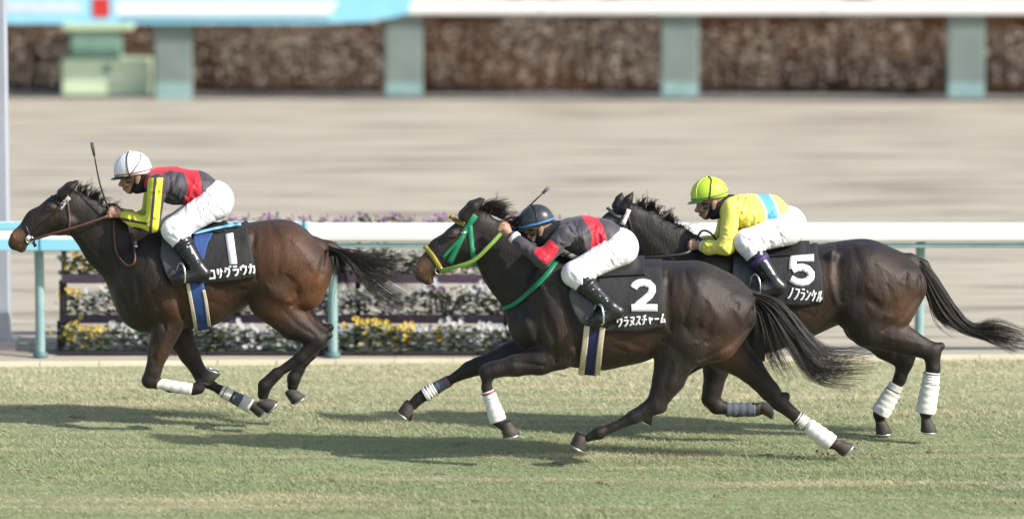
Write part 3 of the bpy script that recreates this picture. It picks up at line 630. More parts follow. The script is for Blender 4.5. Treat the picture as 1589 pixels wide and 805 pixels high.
HORSE1 = dict(name='bay', Y=.95, box=(0, 262, 560, 668), base=(340, 668), coat=(.020, .0145, .0115), bcol=(.115, .048, .020),
  label='dark bay racehorse wearing number one, brown on the flank, leading at the left',
  trunk=[(222, 474, 38, 0, .95), (250, 438, 78, 0, .74), (308, 430, 75, 0, .80), (360, 414, 61, 0, .98), (400, 404, 56, 0, 1.05), (434, 402, 58, 0, 1.02), (466, 415, 50, 0, 1.0)],
  muscle=[[(236, 420, 40, -.10, .8), (262, 468, 36, -.15, .72)], [(268, 470, 30, -.16, .8), (272, 488, 22, -.15, .8)], [(222, 470, 30, -.10, .9)],
          [(440, 400, 50, -.12, .8), (468, 425, 44, -.13, .8)], [(478, 420, 37, -.10, .85), (472, 450, 32, -.13, .8)], [(385, 372, 12, -.180, .9)], [(430, 445, 42, -.15, .7)]],
  neck=[(228, 424, 62, 0, .52), (172, 381, 40, 0, .42), (131, 338, 34, 0, .40)],
  head=[(112, 322, 27, 0, .62), (95, 333, 31, 0, .58), (60, 346, 22, 0, .60), (32, 369, 14, 0, .85), (24, 377, 11.5, 0, .9)],
  headbumps=[[(33, 384, 7.5, -.008)], [(20, 367, 5, -.035)], [(80, 321, 6.5, -.068)], [(104, 346, 16, -.055, .6)]],
  cuts=[[(15.5, 368, 2.6, -.05), (19, 364, 2.0, -.055)], [(20, 382, 1.2, -.07), (36, 377, 1.0, -.08)]],
  ears=[[(97, 302, 9, -.055), (110, 291, 7, -.07), (121, 282, 2.2, -.07)], [(97, 300, 9, .055), (108, 289, 7, .07), (119, 281, 2.2, .07)]],
  legs=[[(262, 498, 27, -.13, .8), (246, 545, 17, -.14), (238, 575, 12.5, -.15), (232, 590, 12, -.15), (262, 600, 8, -.14), (298, 604, 8.5, -.13), (308, 602, 9, -.13), (314, 592, 8, -.13)],
        [(272, 506, 27, .12, .8), (294, 550, 16, .12), (311, 580, 11.5, .12), (316, 590, 11, .12), (342, 605, 7.5, .12), (374, 622, 8.5, .12), (387, 628, 7, .12)],
        [(450, 445, 44, -.13, .65), (422, 466, 36, -.15, .65), (455, 502, 26, -.15, .7), (494, 528, 14, -.15, .85), (468, 555, 10.5, -.15), (430, 579, 9, -.15), (411, 598, 9.5, -.15), (408, 614, 8, -.15)],
        [(452, 440, 44, .13, .65), (430, 460, 36, .15, .65), (465, 492, 24, .15, .7), (500, 516, 13, .15, .85), (482, 548, 10, .15), (464, 574, 8.5, .15), (456, 586, 9.5, .15), (454, 600, 8, .15)]],
  extra=[[(496, 524, 9, -.15), (510, 520, 6.5, -.15)], [(500, 512, 9, .15), (512, 508, 6.5, .15)]],
  dock=[(492, 384, 16, 0, .8), (510, 384, 10), (535, 393, 6)],
  relief=[([(503, 395), (497, 425), (478, 452), (452, 474)], -.016, 5), ([(488, 405), (470, 435), (446, 462)], -.008, 6), ([(394, 362), (393, 395), (398, 430)], -.008, 7), ([(402, 360), (399, 385)], .004, 4),
          ([(258, 415), (276, 455), (284, 495)], -.016, 5), ([(236, 450), (250, 480), (256, 510)], -.010, 5), ([(214, 430), (222, 470), (236, 500)], -.008, 7), ([(150, 395), (185, 440), (200, 475)], -.010, 7),
          ([(440, 480), (462, 503), (488, 520)], -.007, 4), ([(330, 440), (352, 452), (380, 446)], -.006, 9), ([(55, 352), (85, 338)], .005, 3), ([(243, 520), (240, 560)], -.006, 4), ([(90, 352), (104, 362), (120, 352)], -.006, 4)],
  more=[([(420, 352), (436, 380), (432, 420)], -.007, 8), ([(455, 372), (478, 392), (486, 415)], .007, 8), ([(415, 440), (432, 458), (452, 466)], .008, 7), ([(445, 425), (462, 440), (462, 460)], -.007, 5), ([(300, 470), (320, 478)], -.004, 4), ([(318, 462), (340, 472)], -.004, 4), ([(228, 395), (245, 430), (250, 465)], .007, 9), ([(100, 345), (118, 350)], .004, 5), ([(262, 505), (252, 545)], .006, 5), ([(238, 530), (236, 560)], -.006, 3), ([(425, 498), (450, 520)], .005, 3), ([(160, 345), (200, 385), (225, 400)], -.006, 9)],
  brown=[(480, 452, 36, 1.5), (440, 400, 60, .75), (455, 430, 42, .65), (270, 470, 34, .55), (395, 390, 22, .5), (345, 470, 32, .5), (250, 545, 26, .35), (425, 480, 36, .55)], tan=[(24, 365, 14, .9), (33, 382, 9, .55), (76, 332, 12, .35)],
  eyes=[(76, 325, 4)],
  hooves=[(-.13, 323, 582, -70, 1), (.12, 400, 636, 45, -1), (-.15, 413, 630, 40, -1), (.15, 455, 616, 60, -1)],
  wraps=[(-.148, (240, 594), 8.6, (298, 604), 9.8, dict(tapes=((.05, M_BTAPE),))), (.12, (343, 605), 9.4, (360, 614.5), 10, dict(tapes=((.3, M_BTAPE), (.97, M_BTAPE)))), (.12, (361, 615), 10, (376, 623), 10.8, dict(m=M_GWRAP)), (.12, (374, 621.5), 11, (389, 629.5), 12)],
  tail=[dict(g=[[(506, 381), (545, 393), (590, 402), (642, 392)], [(508, 383), (542, 396), (592, 424), (652, 455)], [(508, 385), (535, 400), (575, 448), (640, 494)]], n=1000, r=.0021, jit=11, cut=.5),
        dict(g=[[(508, 386), (530, 398), (552, 440), (590, 470)], [(508, 386), (524, 398), (531, 428), (538, 458)], [(508, 386), (519, 396), (519, 425), (516, 452)]], n=380, r=.0019, jit=9, cut=.5)],
  mane=[bmane([(118, 290), (145, 308), (170, 328), (200, 352), (235, 364)], 16, -7, 1300, .0017, jit=6), dict(name='forelock', n=200, r=.0016, g=[[(108, 292), (96, 297), (80, 306)], [(110, 294), (98, 303), (86, 314)]])])

HORSE2 = dict(name='dark_brown', Y=-.45, box=(606, 292, 1345, 725), base=(980, 720), coat=(.021, .0165, .0145), bcol=(.075, .036, .020),
  label='dark brown racehorse in a green and yellow bridle wearing number two',
  trunk=[(836, 505, 45, 0, .9), (880, 487, 82, 0, .72), (932, 489, 82, 0, .78), (980, 484, 76, 0, .86), (1022, 474, 66, 0, .95), (1075, 473, 65, 0, .98), (1110, 480, 60, 0, .95)],
  muscle=[[(858, 450, 44, -.10, .8), (876, 520, 42, -.15, .72)], [(872, 530, 32, -.16, .8), (868, 548, 24, -.15, .8)], [(836, 505, 34, -.10, .9)],
          [(1075, 470, 56, -.12, .8), (1108, 490, 48, -.13, .8)], [(1132, 488, 42, -.10, .85), (1112, 525, 36, -.13, .8)], [(1028, 440, 13, -.18, .9)], [(1070, 520, 46, -.15, .7)]],
  neck=[(858, 474, 72, 0, .5), (802, 415, 51, 0, .40), (766, 380, 39, 0, .38)],
  head=[(742, 352, 27, 0, .62), (722, 377, 33, 0, .56), (688, 393, 25, 0, .58), (664, 413, 16.5, 0, .8), (656, 425, 13, 0, .9)],
  headbumps=[[(664, 434, 8, -.008)], [(650, 418, 5.5, -.035)], [(704, 362, 7, -.068)], [(730, 388, 17, -.055, .6)]],
  cuts=[[(645.5, 421, 2.8, -.05), (649, 416, 2.2, -.055)], [(655, 434, 1.2, -.07), (670, 425, 1.0, -.08)]],
  ears=[[(722, 336, 9.5, -.055), (736, 320, 7.5, -.07), (751, 309, 2.3, -.07)], [(720, 334, 9.5, .055), (733, 318, 7.5, .07), (747, 307, 2.3, .07)]],
  legs=[[(868, 545, 30, -.14, .8), (838, 560, 22, -.15), (800, 567, 17, -.155), (768, 573, 13, -.155), (756, 577, 12.5, -.155), (755, 600, 8, -.155), (768, 640, 9, -.15), (774, 652, 10, -.15), (782, 664, 8, -.15)],
        [(840, 535, 30, .13, .8), (790, 552, 21, .13), (742, 568, 14, .13), (728, 573, 12.5, .13), (694, 592, 8.5, .13), (664, 609, 9.5, .13), (650, 618, 8.5, .13), (640, 628, 8, .13)],
        [(1085, 520, 50, -.13, .62), (1052, 540, 40, -.15, .62), (1038, 587, 26, -.15, .7), (1018, 627, 15.5, -.15, .85), (985, 646, 11, -.15), (952, 662, 9, -.15), (930, 671, 10, -.15), (912, 679, 8.5, -.15)],
        [(1105, 515, 46, .12, .62), (1125, 540, 36, .14, .62), (1164, 572, 22, .14, .75), (1194, 606, 16, .14, .85), (1209, 624, 13, .14), (1240, 650, 9.5, .14), (1276, 677, 9, .14), (1287, 685, 10.5, .14), (1297, 691, 8.5, .14)]],
  extra=[[(1022, 627, 10, -.15), (1028, 633, 7, -.15)], [(1211, 618, 9, .14), (1220, 614, 6.5, .14)]],
  dock=[(1150, 462, 18, 0, .8), (1172, 462, 10), (1200, 474, 6)],
  relief=[([(1168, 480), (1160, 508), (1130, 535), (1085, 558)], -.017, 6), ([(1145, 470), (1128, 505), (1095, 528)], -.009, 7), ([(1036, 425), (1034, 470), (1040, 510)], -.008, 7), ([(1046, 428), (1042, 455)], .004, 4),
          ([(868, 448), (890, 500), (897, 550)], -.015, 6), ([(845, 480), (860, 520), (862, 560)], -.011, 6), ([(800, 440), (826, 490), (836, 530)], -.009, 8), ([(765, 415), (795, 460), (805, 500)], -.008, 8),
          ([(1090, 500), (1105, 470)], .008, 9), ([(1042, 560), (1030, 600)], -.007, 5), ([(950, 515), (990, 530), (1025, 515)], -.006, 10), ([(690, 398), (712, 380)], .005, 3), ([(790, 560), (845, 566)], -.008, 4), ([(716, 398), (730, 408), (746, 396)], -.006, 4)],
  more=[([(1064, 425), (1072, 455), (1062, 492)], -.009, 8), ([(1098, 462), (1116, 492), (1104, 520), (1080, 530)], .009, 7), ([(1088, 440), (1118, 455), (1140, 470)], -.006, 9), ([(1060, 500), (1075, 522), (1100, 530)], -.008, 6), ([(1140, 478), (1152, 500)], .007, 7), ([(838, 440), (858, 480), (866, 515)], .008, 9), ([(880, 535), (895, 548)], .006, 6), ([(815, 500), (830, 530)], .006, 8), ([(950, 535), (975, 545)], -.004, 4), ([(975, 530), (1000, 538)], -.004, 4), ([(775, 395), (815, 430), (850, 440)], -.007, 10), ([(725, 392), (742, 396)], .004, 5), ([(1050, 565), (1040, 600)], .006, 5), ([(1150, 560), (1185, 598)], -.005, 4), ([(1160, 560), (1195, 600)], .004, 3)],
  brown=[(1130, 545, 34, .9), (1110, 500, 46, .4), (880, 520, 40, .35), (980, 530, 44, .55), (1050, 470, 30, .35)], tan=[(652, 414, 15, .9), (664, 430, 10, .6), (700, 368, 13, .3)],
  eyes=[(701, 366, 4)],
  hooves=[(-.15, 787, 668, 78, -1), (.13, 629, 635, 128, -1), (-.15, 896, 684, 118, -1), (.14, 1306, 696, 42, -1)],
  wraps=[(-.155, (757, 606), 9.5, (773, 652), 14, dict(tapes=((.06, M_RTAPE), (.2, M_FLEECE)), Yl1=-.60)), (.13, (697, 590.5), 9, (676, 602), 9.6, dict(m=M_GWRAP, tapes=((.15, M_RTAPE),))), (.13, (676, 602), 10, (659, 612), 11.5), (.14, (1236, 646.5), 10.5, (1252, 658.5), 11.5, dict(tapes=((.92, M_GTAPE),))), (.14, (1253, 659), 12, (1290, 687), 14.5)],
  tail=[dict(g=[[(1168, 455), (1198, 462), (1228, 486), (1264, 532), (1305, 552), (1385, 543)], [(1168, 458), (1200, 476), (1242, 532), (1278, 574), (1352, 576)], [(1170, 462), (1196, 490), (1228, 542), (1262, 584), (1322, 592)]], n=1250, r=.0023, jit=11, cut=.45, s=.04, lat=0),
        dict(g=[[(1170, 462), (1194, 488), (1222, 535), (1250, 580)], [(1170, 465), (1186, 500), (1200, 550), (1232, 606)], [(1170, 466), (1178, 500), (1186, 540), (1196, 572)]], n=420, r=.002, jit=10, cut=.5, s=.04)],
  mane=[bmane([(746, 322), (768, 330), (795, 345), (830, 372), (868, 404)], 26, -4, 1300, .0017, jit=8), dict(name='forelock', n=330, r=.0016, jit=5, g=[[(736, 326), (757, 314), (788, 308)], [(742, 330), (765, 322), (800, 322)]])])

HORSE5 = dict(name='brown_black', Y=.52, box=(870, 282, 1530, 690), base=(1260, 684), coat=(.019, .0145, .0125), bcol=(.080, .040, .022),
  label='near black racehorse with white hind leg boots wearing number five, farthest back on the right',
  trunk=[(1090, 488, 44, 0, .9), (1132, 466, 79, 0, .72), (1182, 466, 78, 0, .78), (1232, 455, 70, 0, .90), (1272, 445, 61, 0, 1.0), (1308, 436, 58, 0, 1.0), (1340, 431, 56.5, 0, 1.02), (1374, 439, 54, 0, 1.0)],
  muscle=[[(1112, 430, 42, -.10, .8), (1132, 500, 40, -.15, .72)], [(1130, 505, 30, -.16, .8)], [(1090, 485, 33, -.10, .9)],
          [(1338, 430, 50, -.12, .8), (1370, 450, 46, -.13, .8)], [(1398, 445, 40, -.10, .85), (1382, 480, 36, -.13, .8)], [(1292, 398, 12, -.180, .9)], [(1335, 475, 44, -.15, .7)]],
  neck=[(1092, 440, 64, 0, .5), (1038, 394, 44, 0, .42), (1000, 360, 36, 0, .40)],
  head=[(978, 340, 26, 0, .62), (960, 357, 31, 0, .58), (932, 378, 23, 0, .6), (911, 396, 15, 0, .85), (904, 404, 12, 0, .9)],
  headbumps=[[(910, 411, 7.5, -.008)], [(943, 345, 8, -.07)]], cuts=[],
  ears=[[(968, 322, 9, -.055), (975, 310, 7, -.06), (982, 299, 2.2, -.06)], [(958, 320, 9, .055), (962, 309, 7, .06), (965, 300, 2.2, .06)]],
  legs=[[(1122, 525, 30, -.12, .8), (1112, 568, 22, -.13), (1106, 602, 15.5, -.13), (1103, 618, 14.5, -.13), (1112, 630, 12, -.13), (1140, 636, 9.5, -.13), (1170, 635, 9.5, -.13), (1180, 634, 9, -.13)],
        [(1116, 520, 30, .12, .8), (1085, 550, 21, .12), (1056, 575, 14, .12), (1046, 582, 12.5, .12), (1030, 608, 9, .12), (1016, 630, 9.5, .12), (1008, 638, 9, .12)],
        [(1375, 470, 48, -.13, .64), (1350, 505, 36, -.15, .64), (1405, 529, 23, -.15, .7), (1446, 545, 14.5, -.15, .85), (1448, 572, 11, -.15), (1442, 612, 9.5, -.15), (1437, 638, 10.5, -.15), (1436, 648, 8.5, -.15)],
        [(1370, 468, 46, .13, .64), (1342, 500, 36, .15, .64), (1375, 536, 23, .15, .7), (1404, 562, 13.5, .15, .85), (1396, 588, 10, .15), (1378, 622, 9, .15), (1365, 642, 10, .15), (1364, 652, 8.5, .15)]],
  extra=[[(1448, 541, 9, -.15), (1460, 537, 6.5, -.15)], [(1406, 558, 9, .15), (1415, 555, 6, .15)]],
  dock=[(1412, 408, 16, 0, .8), (1432, 412, 9), (1448, 430, 6)],
  relief=[([(1428, 430), (1424, 458), (1400, 490), (1370, 512)], -.016, 6), ([(1406, 425), (1394, 460), (1368, 488)], -.009, 7), ([(1300, 385), (1298, 425), (1304, 465)], -.008, 7), ([(1290, 388), (1288, 430), (1296, 470)], .005, 4),
          ([(1122, 430), (1144, 480), (1150, 520)], -.014, 6), ([(1345, 440), (1362, 462)], .006, 8), ([(1032, 405), (1060, 440)], -.008, 7), ([(985, 352), (1010, 380), (1040, 402)], .006, 9)],
  more=[([(1325, 385), (1334, 415), (1326, 450)], -.008, 8), ([(1360, 405), (1385, 420), (1398, 438)], .007, 9), ([(1345, 470), (1362, 488), (1382, 490)], .008, 7), ([(1375, 440), (1385, 465), (1372, 482)], -.007, 6), ([(1240, 480), (1262, 488)], -.004, 4), ([(1375, 522), (1430, 534)], .005, 4), ([(1020, 372), (1050, 405), (1080, 420)], -.006, 9)],
  brown=[(1402, 478, 36, 1.0), (1378, 450, 44, .4), (1290, 430, 22, .6), (1270, 490, 28, .5)], tan=[(906, 398, 14, .8)],
  eyes=[(940, 348, 4)],
  hooves=[(-.13, 1191, 632, 5, 1), (.12, 1000, 644, 120, -1), (-.15, 1437, 661, 92, -1), (.15, 1367, 664, 88, -1)],
  wraps=[(-.13, (1126, 635), 11.3, (1172, 635), 11.3, dict(m=M_GWRAP)),
         (-.15, (1446, 577), 12.5, (1444, 595), 14, dict(tapes=((.1, M_GTAPE),))), (-.15, (1444, 596), 14.5, (1436, 640), 16), (.15, (1391, 596), 11.5, (1386, 606), 12, dict(tapes=((.9, M_GTAPE),))), (.15, (1386, 607), 13.5, (1365, 642), 15.5)],
  tail=[dict(g=[[(1428, 402), (1450, 424), (1482, 474), (1512, 507), (1545, 498), (1610, 524)], [(1430, 410), (1460, 466), (1496, 510), (1542, 521), (1610, 537)], [(1430, 415), (1449, 470), (1478, 505), (1522, 520), (1575, 546)]], n=1150, r=.0024, jit=5, s=.035),
        dict(g=[[(1430, 416), (1447, 465), (1470, 500), (1510, 518)], [(1430, 418), (1438, 456), (1452, 490), (1484, 511)]], n=300, r=.0021, jit=5, s=.035)],
  mane=[bmane([(986, 320), (1010, 326), (1035, 342), (1058, 366), (1090, 390)], 9, -12, 1400, .0018, jit=5)])
for H in (HORSE1, HORSE2, HORSE5): build_horse(H)

# ================================================================== TACK
def surftube(B, pts, r, name, m, parent, off=.008, n=None, mirror=False, blur=1):
    L = np.linalg.norm(np.diff(np.asarray(pts, float), axis=0), axis=1).sum(); n = n or max(6, int(L/4)); c = spline(pts, n)
    q = B.surf(c[:, 0], c[:, 1], off, blur); mb = MB(); mb.tube(q, r, 7)
    if mirror: q = q.copy(); q[:, 1] = 2*B.Y-q[:, 1]; mb.tube(q, r, 7)
    return mb.build(name, m, parent, True)
def freetube(Y, pts, r, name, m, parent, n=20, flat=None):
    """pts: (px, py, sideways)"""
    p = spline(pts, n); mb = MB(); mb.tube(P(p[:, 0], p[:, 1], Y+p[:, 2]), r, 8, flat=flat); return mb.build(name, m, parent, True)
GL = {'ロ': [[(.12, .85), (.88, .85), (.88, .12), (.12, .12), (.12, .9)]], 'サ': [[(.03, .68), (.97, .68)], [(.3, .97), (.3, .38)], [(.7, .97), (.7, .5), (.6, .22), (.38, .04)]],
      'グ': [[(.36, .97), (.25, .72), (.06, .5)], [(.32, .8), (.8, .8), (.74, .5), (.56, .22), (.26, .04)], [(.82, 1.06), (.88, .9)], [(.97, 1.08), (1.03, .92)]],
      'ラ': [[(.2, .93), (.8, .93)], [(.1, .62), (.9, .62), (.82, .38), (.6, .15), (.3, .03)]], 'ウ': [[(.5, 1), (.5, .8)], [(.12, .48), (.12, .8), (.9, .8), (.84, .48), (.65, .2), (.36, .03)]],
      'カ': [[(.06, .7), (.9, .7), (.87, .3), (.8, .07), (.6, .1)], [(.45, .98), (.42, .6), (.32, .3), (.08, .04)]], 'ヌ': [[(.12, .87), (.85, .87), (.75, .55), (.5, .25), (.1, .04)], [(.26, .58), (.6, .38), (.9, .1)]],
      'ス': [[(.13, .88), (.82, .88), (.68, .58), (.42, .28), (.06, .05)], [(.55, .4), (.75, .22), (.94, .05)]], 'チ': [[(.78, .98), (.5, .88), (.18, .84)], [(.03, .55), (.97, .55)], [(.5, .88), (.5, .45), (.42, .2), (.2, .03)]],
      'ャ': [[(.08, .5), (.85, .6), (.7, .38)], [(.28, .75), (.48, .02)]], 'ー': [[(.06, .5), (.94, .5)]], 'ム': [[(.5, .97), (.32, .5), (.14, .1), (.86, .18)], [(.66, .45), (.94, .04)]],
      'ノ': [[(.75, .97), (.65, .6), (.45, .25), (.13, .04)]], 'フ': [[(.08, .88), (.9, .88), (.8, .5), (.56, .2), (.2, .03)]], 'ン': [[(.1, .87), (.4, .68)], [(.1, .06), (.5, .25), (.92, .76)]],
      'ケ': [[(.35, .97), (.25, .7), (.06, .45)], [(.28, .72), (.97, .72)], [(.65, .72), (.6, .35), (.34, .04)]], 'ル': [[(.28, .92), (.28, .5), (.06, .07)], [(.6, .97), (.6, .08), (.97, .45)]]}
def dense(pts, step):
    out = []
    for a, b in zip(pts, pts[1:]):
        a = np.array(a, float); b = np.array(b, float); k = max(2, int(np.linalg.norm(b-a)/step))
        out += [a+(b-a)*t for t in np.linspace(0, 1, k, endpoint=False)]
    return np.array(out+[np.array(pts[-1], float)])
def strokes(B, ss, w, name, parent, off, blur=3):
    mb = MB()
    for i, s in enumerate(ss):
        p = dense(s, 1.4); ribbon(B, p, w, name, None, None, off+.0006*(i % 6), .002, len(p), False, 3, blur, mb)
    return mb.build(name, M_NUM, parent, True)
def write(B, text, p0, p1, cw, ch, w, parent, off, slant=0):
    p0 = np.array(p0, float); p1 = np.array(p1, float); n = len(text); d = (p1-p0)/max(1, n-1); u = d/np.linalg.norm(d); v = np.array([u[1], -u[0]])
    for i, ch_ in enumerate(text):
        c = p0+d*i-u*cw/2-v*ch/2; ss = [[c+u*(x*cw+slant*y)+v*(y*ch) for x, y in s] for s in GL[ch_]]; strokes(B, ss, w, 'letter', parent, off)

def saddlery(H, S):
    B = H['B']; Y = H['Y']; base = WLOC[H['root'].name]
    nc = thing('number_cloth', (P(S['rows'][0][0][0], 400, Y)[0], Y, P(0, S['rows'][-1][0][1], Y)[2]), S['cloth_label'], 'saddle cloth', 'number cloths')
    sheet(B, S['rows'], 'cloth', M_BLACKC, nc, .014, .004, 30, 24, True, 3, True, ripple=.004)
    strokes(B, S['num'], S['numw'], 'numeral', nc, .0215)
    write(B, *S['text'][:6], nc, .0215, *S['text'][6:])
    sd = thing('racing_saddle', (P(S['seat'][0][0][0], 400, Y)[0], Y, P(0, S['seat'][0][0][1]+40, Y)[2]), S['saddle_label'], 'saddle', 'racing saddles')
    sheet(B, S['seat'], 'seat', S.get('seatm', M_BLEATH), sd, .03, .012, 14, 10, True, 3, True)
    for i, (rows, m, off) in enumerate(S['flaps']): sheet(B, rows, 'flap', m, sd, off, .006, 12, 14, True, 4)
    for pts, w, m, off in S['girth']: ribbon(B, pts, w, 'girth_strap', m, sd, off, .004, None, True, 5, 3)
    for sgn in (-1, 1):
        x, y, lat = S['stirrup']; c = P(x, y, Y+lat if sgn < 0 else Y-lat); a = math.radians(35)*sgn
        loop = [c+np.array([math.sin(a)*q[0], math.cos(a)*q[0], q[1]]) for q in [(.0, .075), (.03, .062), (.052, .02), (.056, -.03), (.05, -.058), (0, -.062), (-.05, -.058), (-.056, -.03), (-.052, .02), (-.03, .062), (0, .075)]]
        mb = MB(); mb.tube(spline(loop, 40), .0065, 8); st = mb.build('stirrup_iron', M_STEEL, sd, True)
        mb = MB(); k = P(*S['leather'], Y+lat*.62 if sgn < 0 else Y-lat*.62); mb.tube(spline([c+np.array([0, 0, .075]), (c+k)/2+np.array([0, -.01*-sgn, 0]), k], 10), .011, 6, flat=(1, .25)); mb.build('stirrup_leather', M_BLEATH, sd, True)

saddlery(HORSE1, dict(cloth_label='black number cloth with white numeral 1 on the leading bay horse', saddle_label='blue and grey racing saddle on the leading bay horse',
  rows=[[(284, 352), (335, 350), (383, 346)], [(296, 400), (345, 398), (391, 390)], [(306, 440), (350, 437), (398, 430)]], num=[[(355.5, 362), (362, 410)]], numw=12.5,
  text=('ロサグラウカ', (328, 426), (390, 417), 11, 16, 3.2), seat=[[(290, 353), (352, 350)], [(290, 361), (352, 355)]],
  flaps=[([[(300, 364), (332, 358)], [(301, 378), (322, 378)], [(306, 402), (316, 404)]], M_BLUE, .024), ([[(252, 368), (284, 366)], [(249, 396), (288, 402)], [(258, 424), (287, 428)], [(270, 440), (284, 442)]], M_GREYF, .034)],
  girth=[([(303, 436), (309, 470), (316, 512)], 25, M_BLUE, .012), ([(291, 438), (297, 470), (305, 515)], 5.5, M_CREAM, .017), ([(316, 450), (320, 470), (325, 508)], 5, M_CREAM, .017)], stirrup=(281, 424, -.35), leather=(282, 372)))
saddlery(HORSE2, dict(cloth_label='black number cloth with white numeral 2 on the dark brown horse', saddle_label='grey racing saddle on the dark brown number two horse',
  rows=[[(930, 415), (980, 414), (1026, 414)], [(924, 465), (985, 465), (1031, 460)], [(918, 513), (985, 515), (1034, 506)]],
  num=[[(983, 447), (985.5, 442), (991, 439), (998, 438), (1006, 439.5), (1011.5, 445), (1012, 451), (1008, 458), (1000, 465), (991, 472), (987, 477)], [(979.5, 477.5), (1020, 477.5)]], numw=11.5,
  text=('ウラヌスチャーム', (960, 500), (1027.5, 494), 8.6, 15, 2.6, 2.0), seat=[[(926, 416), (1000, 414)], [(924, 428), (1004, 424)]],
  flaps=[([[(890, 430), (926, 428)], [(882, 458), (925, 466)], [(890, 482), (922, 486)], [(903, 502), (916, 503)]], M_GREYF, .034)],
  girth=[([(922, 505), (918, 540), (914, 582)], 24, M_NAVY, .012), ([(911, 505), (907, 540), (902, 582)], 9, M_CREAM, .017), ([(935, 508), (931, 540), (927, 582)], 8.5, M_CREAM, .017)], stirrup=(929, 488, -.36), leather=(925, 436)))
saddlery(HORSE5, dict(cloth_label='black number cloth with white numeral 5 on the hindmost horse', saddle_label='dark racing saddle on the number five horse',
  rows=[[(1172, 388), (1225, 386), (1268, 384)], [(1172, 430), (1230, 430), (1275, 425)], [(1176, 471), (1235, 474), (1279, 469)]],
  num=[[(1263, 400), (1231, 400), (1229.5, 418)], [(1229, 418.5), (1236, 415.5), (1245, 414.5), (1253, 417.5), (1258.5, 424), (1258, 431), (1252, 436.5), (1244, 438.5), (1235, 437), (1227, 432)]], numw=11.5,
  text=('ノフランケル', (1226, 455), (1271, 460), 8, 19, 2.6, 1.5), seat=[[(1180, 388), (1256, 385)], [(1178, 398), (1258, 392)]],
  flaps=[([[(1138, 396), (1180, 394)], [(1136, 425), (1178, 428)], [(1152, 456), (1170, 458)]], M_GREYF, .034)],
  girth=[([(1180, 465), (1178, 500), (1176, 560)], 22, M_BLACKC, .012)], stirrup=(1172, 442, -.35), leather=(1174, 396)))

ribbon(HORSE1['B'], [(300, 362), (330, 355), (356, 350), (374, 347.5)], 4, 'pad_piping', M_LBLUE, HORSE1['root'], .05, .006, None, False, 3, 3)
def bridle(H, straps, rings, label=None):
    B = H['B']; root = H['root']
    o = bpy.data.objects.new('bridle', None); COL.objects.link(o); o.parent = root; WLOC[o.name] = WLOC[root.name]
    for nm, pts, w, m in straps: ribbon(B, pts, w, nm, m, o, .003, .0035, None, True, 3, 1)
    for x, y, r in rings:
        q = B.surf(np.array([x]), np.array([y]), .014, 1)[0]
        for sg in (0, 1):
            c = q.copy()
            if sg: c[1] = 2*B.Y-c[1]
            mb = MB(); mb.tube([c+r*B.m*np.array([math.cos(t), 0, math.sin(t)]) for t in np.linspace(0, 2*math.pi, 20)], .0045, 6); mb.build('bit_ring', M_STEEL, o, True)
    return o
b1 = bridle(HORSE1, [('noseband', [(38, 349), (46, 366), (55, 383)], 4, M_BLEATH), ('cheekpiece', [(46, 371), (66, 348), (92, 322), (106, 302)], 4, M_BLEATH), ('browband', [(78, 305), (90, 315), (98, 318)], 4.5, M_BLEATH),
                     ('head_sleeve', [(108, 306), (100, 314), (92, 325)], 7, mat('grey_fabric', (.38, .38, .38), .8)), ('throat_lash', [(104, 310), (108, 340), (106, 366)], 3.5, M_LEATH)], [(46, 372, 5.5)])
ribbon(HORSE1['B'], [(42, 367), (50, 376)], 7, 'bit_guard', M_WHITE, b1, .006, .004, None, True)
b2 = bridle(HORSE2, [('noseband', [(659, 382), (672, 398), (688, 424)], 7.5, M_YELW), ('browband', [(698, 334), (710, 344), (721, 348)], 7, M_YELW), ('cheekpiece', [(738, 334), (722, 358), (697, 408)], 9, M_GREEN), ('cheek_strap', [(719, 364), (703, 382), (687, 400)], 4.5, M_GREEN),
                     ('throat_lash', [(729, 350), (732, 380), (737, 414)], 8, M_GREEN), ('chin_strap', [(688, 421), (705, 418), (734, 411)], 6, M_YELW)], [(681, 420, 5.5)])
ribbon(HORSE2['B'], [(699, 418), (714, 415)], 7, 'chin_fleece', M_FLEECE, b2, .012, .008, None, True)
ribbon(HORSE2['B'], [(716, 362), (722, 360)], 5, 'buckle', M_STEEL, b2, .012, .003, None, True)
b5 = bridle(HORSE5, [('browband', [(942, 322), (955, 334), (967, 338)], 5, mat('slate_webbing', (.13, .15, .15), .6)), ('cheekpiece', [(968, 334), (950, 362), (920, 392)], 5, M_BLEATH), ('noseband', [(908, 380), (918, 394), (928, 406)], 5, M_BLEATH),
                     ('head_sleeve', [(976, 325), (972, 335), (966, 349)], 7, M_FLEECE), ('throat_lash', [(974, 334), (980, 360), (976, 388)], 4, M_BLEATH)], [(918, 395, 5)])
